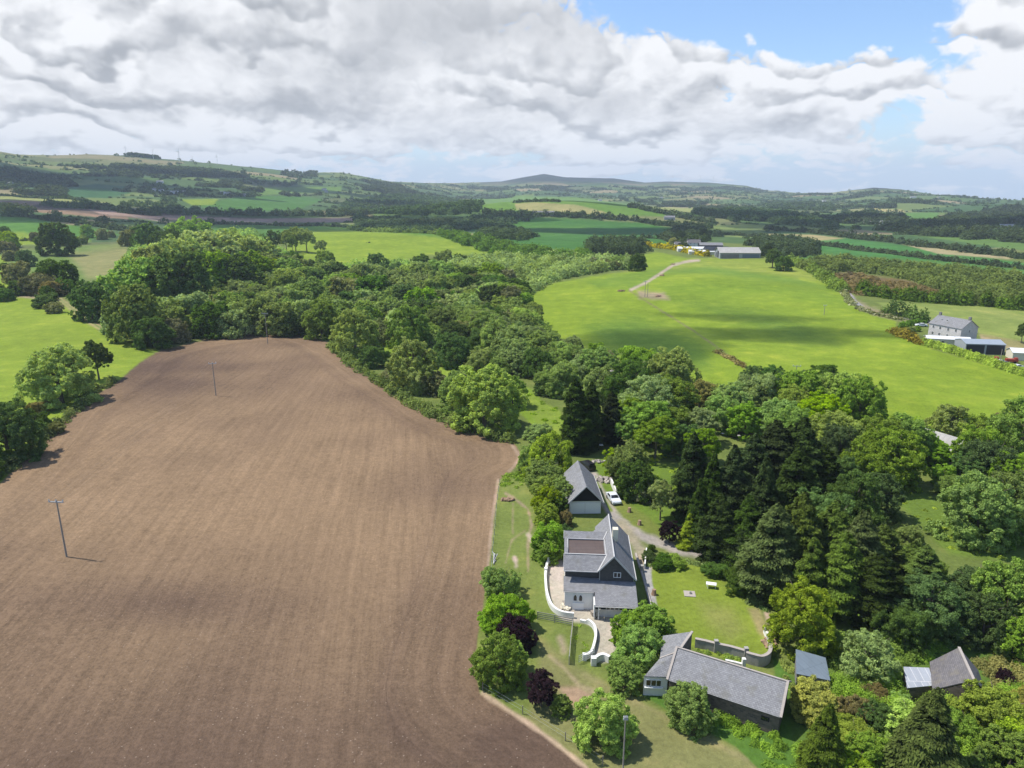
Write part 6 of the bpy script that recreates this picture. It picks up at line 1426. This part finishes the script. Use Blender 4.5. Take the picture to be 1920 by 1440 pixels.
# ------------------------------------------------------------------ wind turbines
def turbine(label, px, ytop, rot, back=60):
    c = skypt(px, back); d = ray(px, ytop); t = c[1] / d[1]; hub = max(30., CAMH + d[2] * t - c[2]) * .74; L = hub * .42
    e = empty('wind_turbine', tuple(c), label, 'wind turbine', 'wind turbines on the skyline')
    V, F = tube([c - [0, 0, 3], c + [0, 0, hub]], [hub * .028, hub * .016], 8); poly_mesh('tower', [[V[i] for i in q] for q in F], M['whitewood'], e)
    u = np.array([1, 0, 0.]); h = c + [0, 0, hub]
    poly_mesh('nacelle', box_f(h + [0, -.5, 0], (hub * .018, 0, 0), (0, hub * .05, 0), (0, 0, hub * .02)), M['whitewood'], e)
    for k in range(3):
        a = R(rot + 120 * k); dv = np.array([math.sin(a), 0, math.cos(a)]); sv = np.array([dv[2], 0, -dv[0]]); o = h + [0, -hub * .06, 0]
        pts = [o - sv * hub * .008, o + dv * L * .2 - sv * hub * .022, o + dv * L, o + dv * L * .2 + sv * hub * .014, o + sv * hub * .008]
        poly_mesh('blade', [pts, [p + [0, .5, 0] for p in pts][::-1]] + [[pts[j], pts[j] + np.array([0, .5, 0]), pts[(j + 1) % 5] + np.array([0, .5, 0]), pts[(j + 1) % 5]] for j in range(5)], M['whitewood'], e)
for px, yt, rt, lb in [(238,271,10,'tallest wind turbine, just left of the dark skyline plantation'),(288,276,50,'wind turbine behind the right end of the dark skyline plantation'),(336,277,25,'wind turbine on the middle of the left ridge'),(361,290,70,'small far wind turbine between two others on the left ridge'),(407,288,5,'rightmost wind turbine of the left ridge'),
                       (1263,327,20,'left wind turbine on the central ridge'),(1316,327,60,'second wind turbine on the central ridge'),(1340,328,35,'third wind turbine on the central ridge'),(1361,332,0,'small right-hand wind turbine on the central ridge')]:
    turbine(lb, px, yt, rt)

# things that nothing tells apart share one label and one group
_by = {}
for o in SC.objects:
    if o.parent is None and o.get('label'): _by.setdefault(o['label'], []).append(o)
for k, v in _by.items():
    if len(v) > 1:
        for o in v: o['group'] = 'alike: ' + k
# ------------------------------------------------------------------ unseen clouds, added out of frame and shaped to throw soft shadows on the fields
cm = bpy.data.materials.new('cloud_vapour'); cm.use_nodes = True; cm.node_tree.nodes.clear(); T = NT(cm.node_tree)
pv = T.node('ShaderNodeVolumePrincipled'); pv.inputs['Color'].default_value = (1, 1, 1, 1); pv.inputs['Density'].default_value = .06
ot = T.node('ShaderNodeOutputMaterial'); T.nt.links.new(pv.outputs[0], ot.inputs['Volume'])
import bmesh
def shadow_cloud(label, px, py, rx, ry, rot, alt, seed, thick=34):
    c = G(px, py); q = (alt - c[2]) / sdir[2]; o_ = c + np.array(sdir) * q
    bm = bmesh.new(); bmesh.ops.create_icosphere(bm, subdivisions=5, radius=1.0); rs = random.Random(seed); ph = [rs.uniform(0, 6.28) for _ in range(8)]
    for v in bm.verts:
        a = math.atan2(v.co.y, v.co.x); s_ = 1 + .22 * math.sin(2 * a + ph[0]) + .16 * math.sin(3 * a + ph[1]) + .12 * math.sin(5 * a + ph[2]) + .06 * math.sin(9 * a + ph[3])
        x_, y_ = v.co.x * s_ * rx, v.co.y * s_ * ry; zz_ = v.co.z * thick * (1 + .35 * math.sin(x_ / 37 + ph[4]) * math.sin(y_ / 31 + ph[5]) + .15 * math.sin(x_ / 14 + ph[6]))
        if v.co.z < 0: zz_ *= .35
        v.co = (x_ * math.cos(rot) - y_ * math.sin(rot), x_ * math.sin(rot) + y_ * math.cos(rot), zz_)
    me = bpy.data.meshes.new('shadow_cloud'); bm.to_mesh(me); bm.free(); me.materials.append(cm)
    o = link('shadow_cloud', me, None, None, tuple(o_)); o['kind'] = 'stuff'
for k, (px, py, rx, ry, rot, alt, th) in enumerate([(1215,640,46,26,-.2,520,13),(1400,596,36,11,-.35,520,10),(1490,628,44,16,-.35,520,12),(1080,435,330,110,0,900,40),(300,395,520,130,.0,900,44),(480,425,170,60,0,900,24),(110,412,200,60,.1,900,30),(1500,410,520,170,-.1,950,44),(1850,430,330,200,-.1,950,40),(780,390,260,90,0,950,40),(150,345,500,220,0,1000,50),(480,340,400,160,.1,1000,44)]):
    shadow_cloud('', px, py, rx, ry, rot, alt, k, th)
# ------------------------------------------------------------------ haze
hz = bpy.data.meshes.new('haze'); X0, X1, Y0, Y1, Zb, Zt = -11600, 11600, -11600, 11600, -175, 420
vs = [(a, b, c) for a in (X0, X1) for b in (Y0, Y1) for c in (Zb, Zt)]
hz.from_pydata(vs, [], [(0,1,3,2),(4,6,7,5),(0,4,5,1),(2,3,7,6),(0,2,6,4),(1,5,7,3)]); hz.update()
ho = link('haze', hz); ho['kind'] = 'stuff'
hm = bpy.data.materials.new('haze_air'); hm.use_nodes = True; hm.node_tree.nodes.clear(); T = NT(hm.node_tree)
pv = T.node('ShaderNodeVolumePrincipled'); pv.inputs['Color'].default_value = (.76, .87, 1, 1); pv.inputs['Density'].default_value = HAZE_D
ot = T.node('ShaderNodeOutputMaterial'); T.nt.links.new(pv.outputs[0], ot.inputs['Volume']); hz.materials.append(hm)
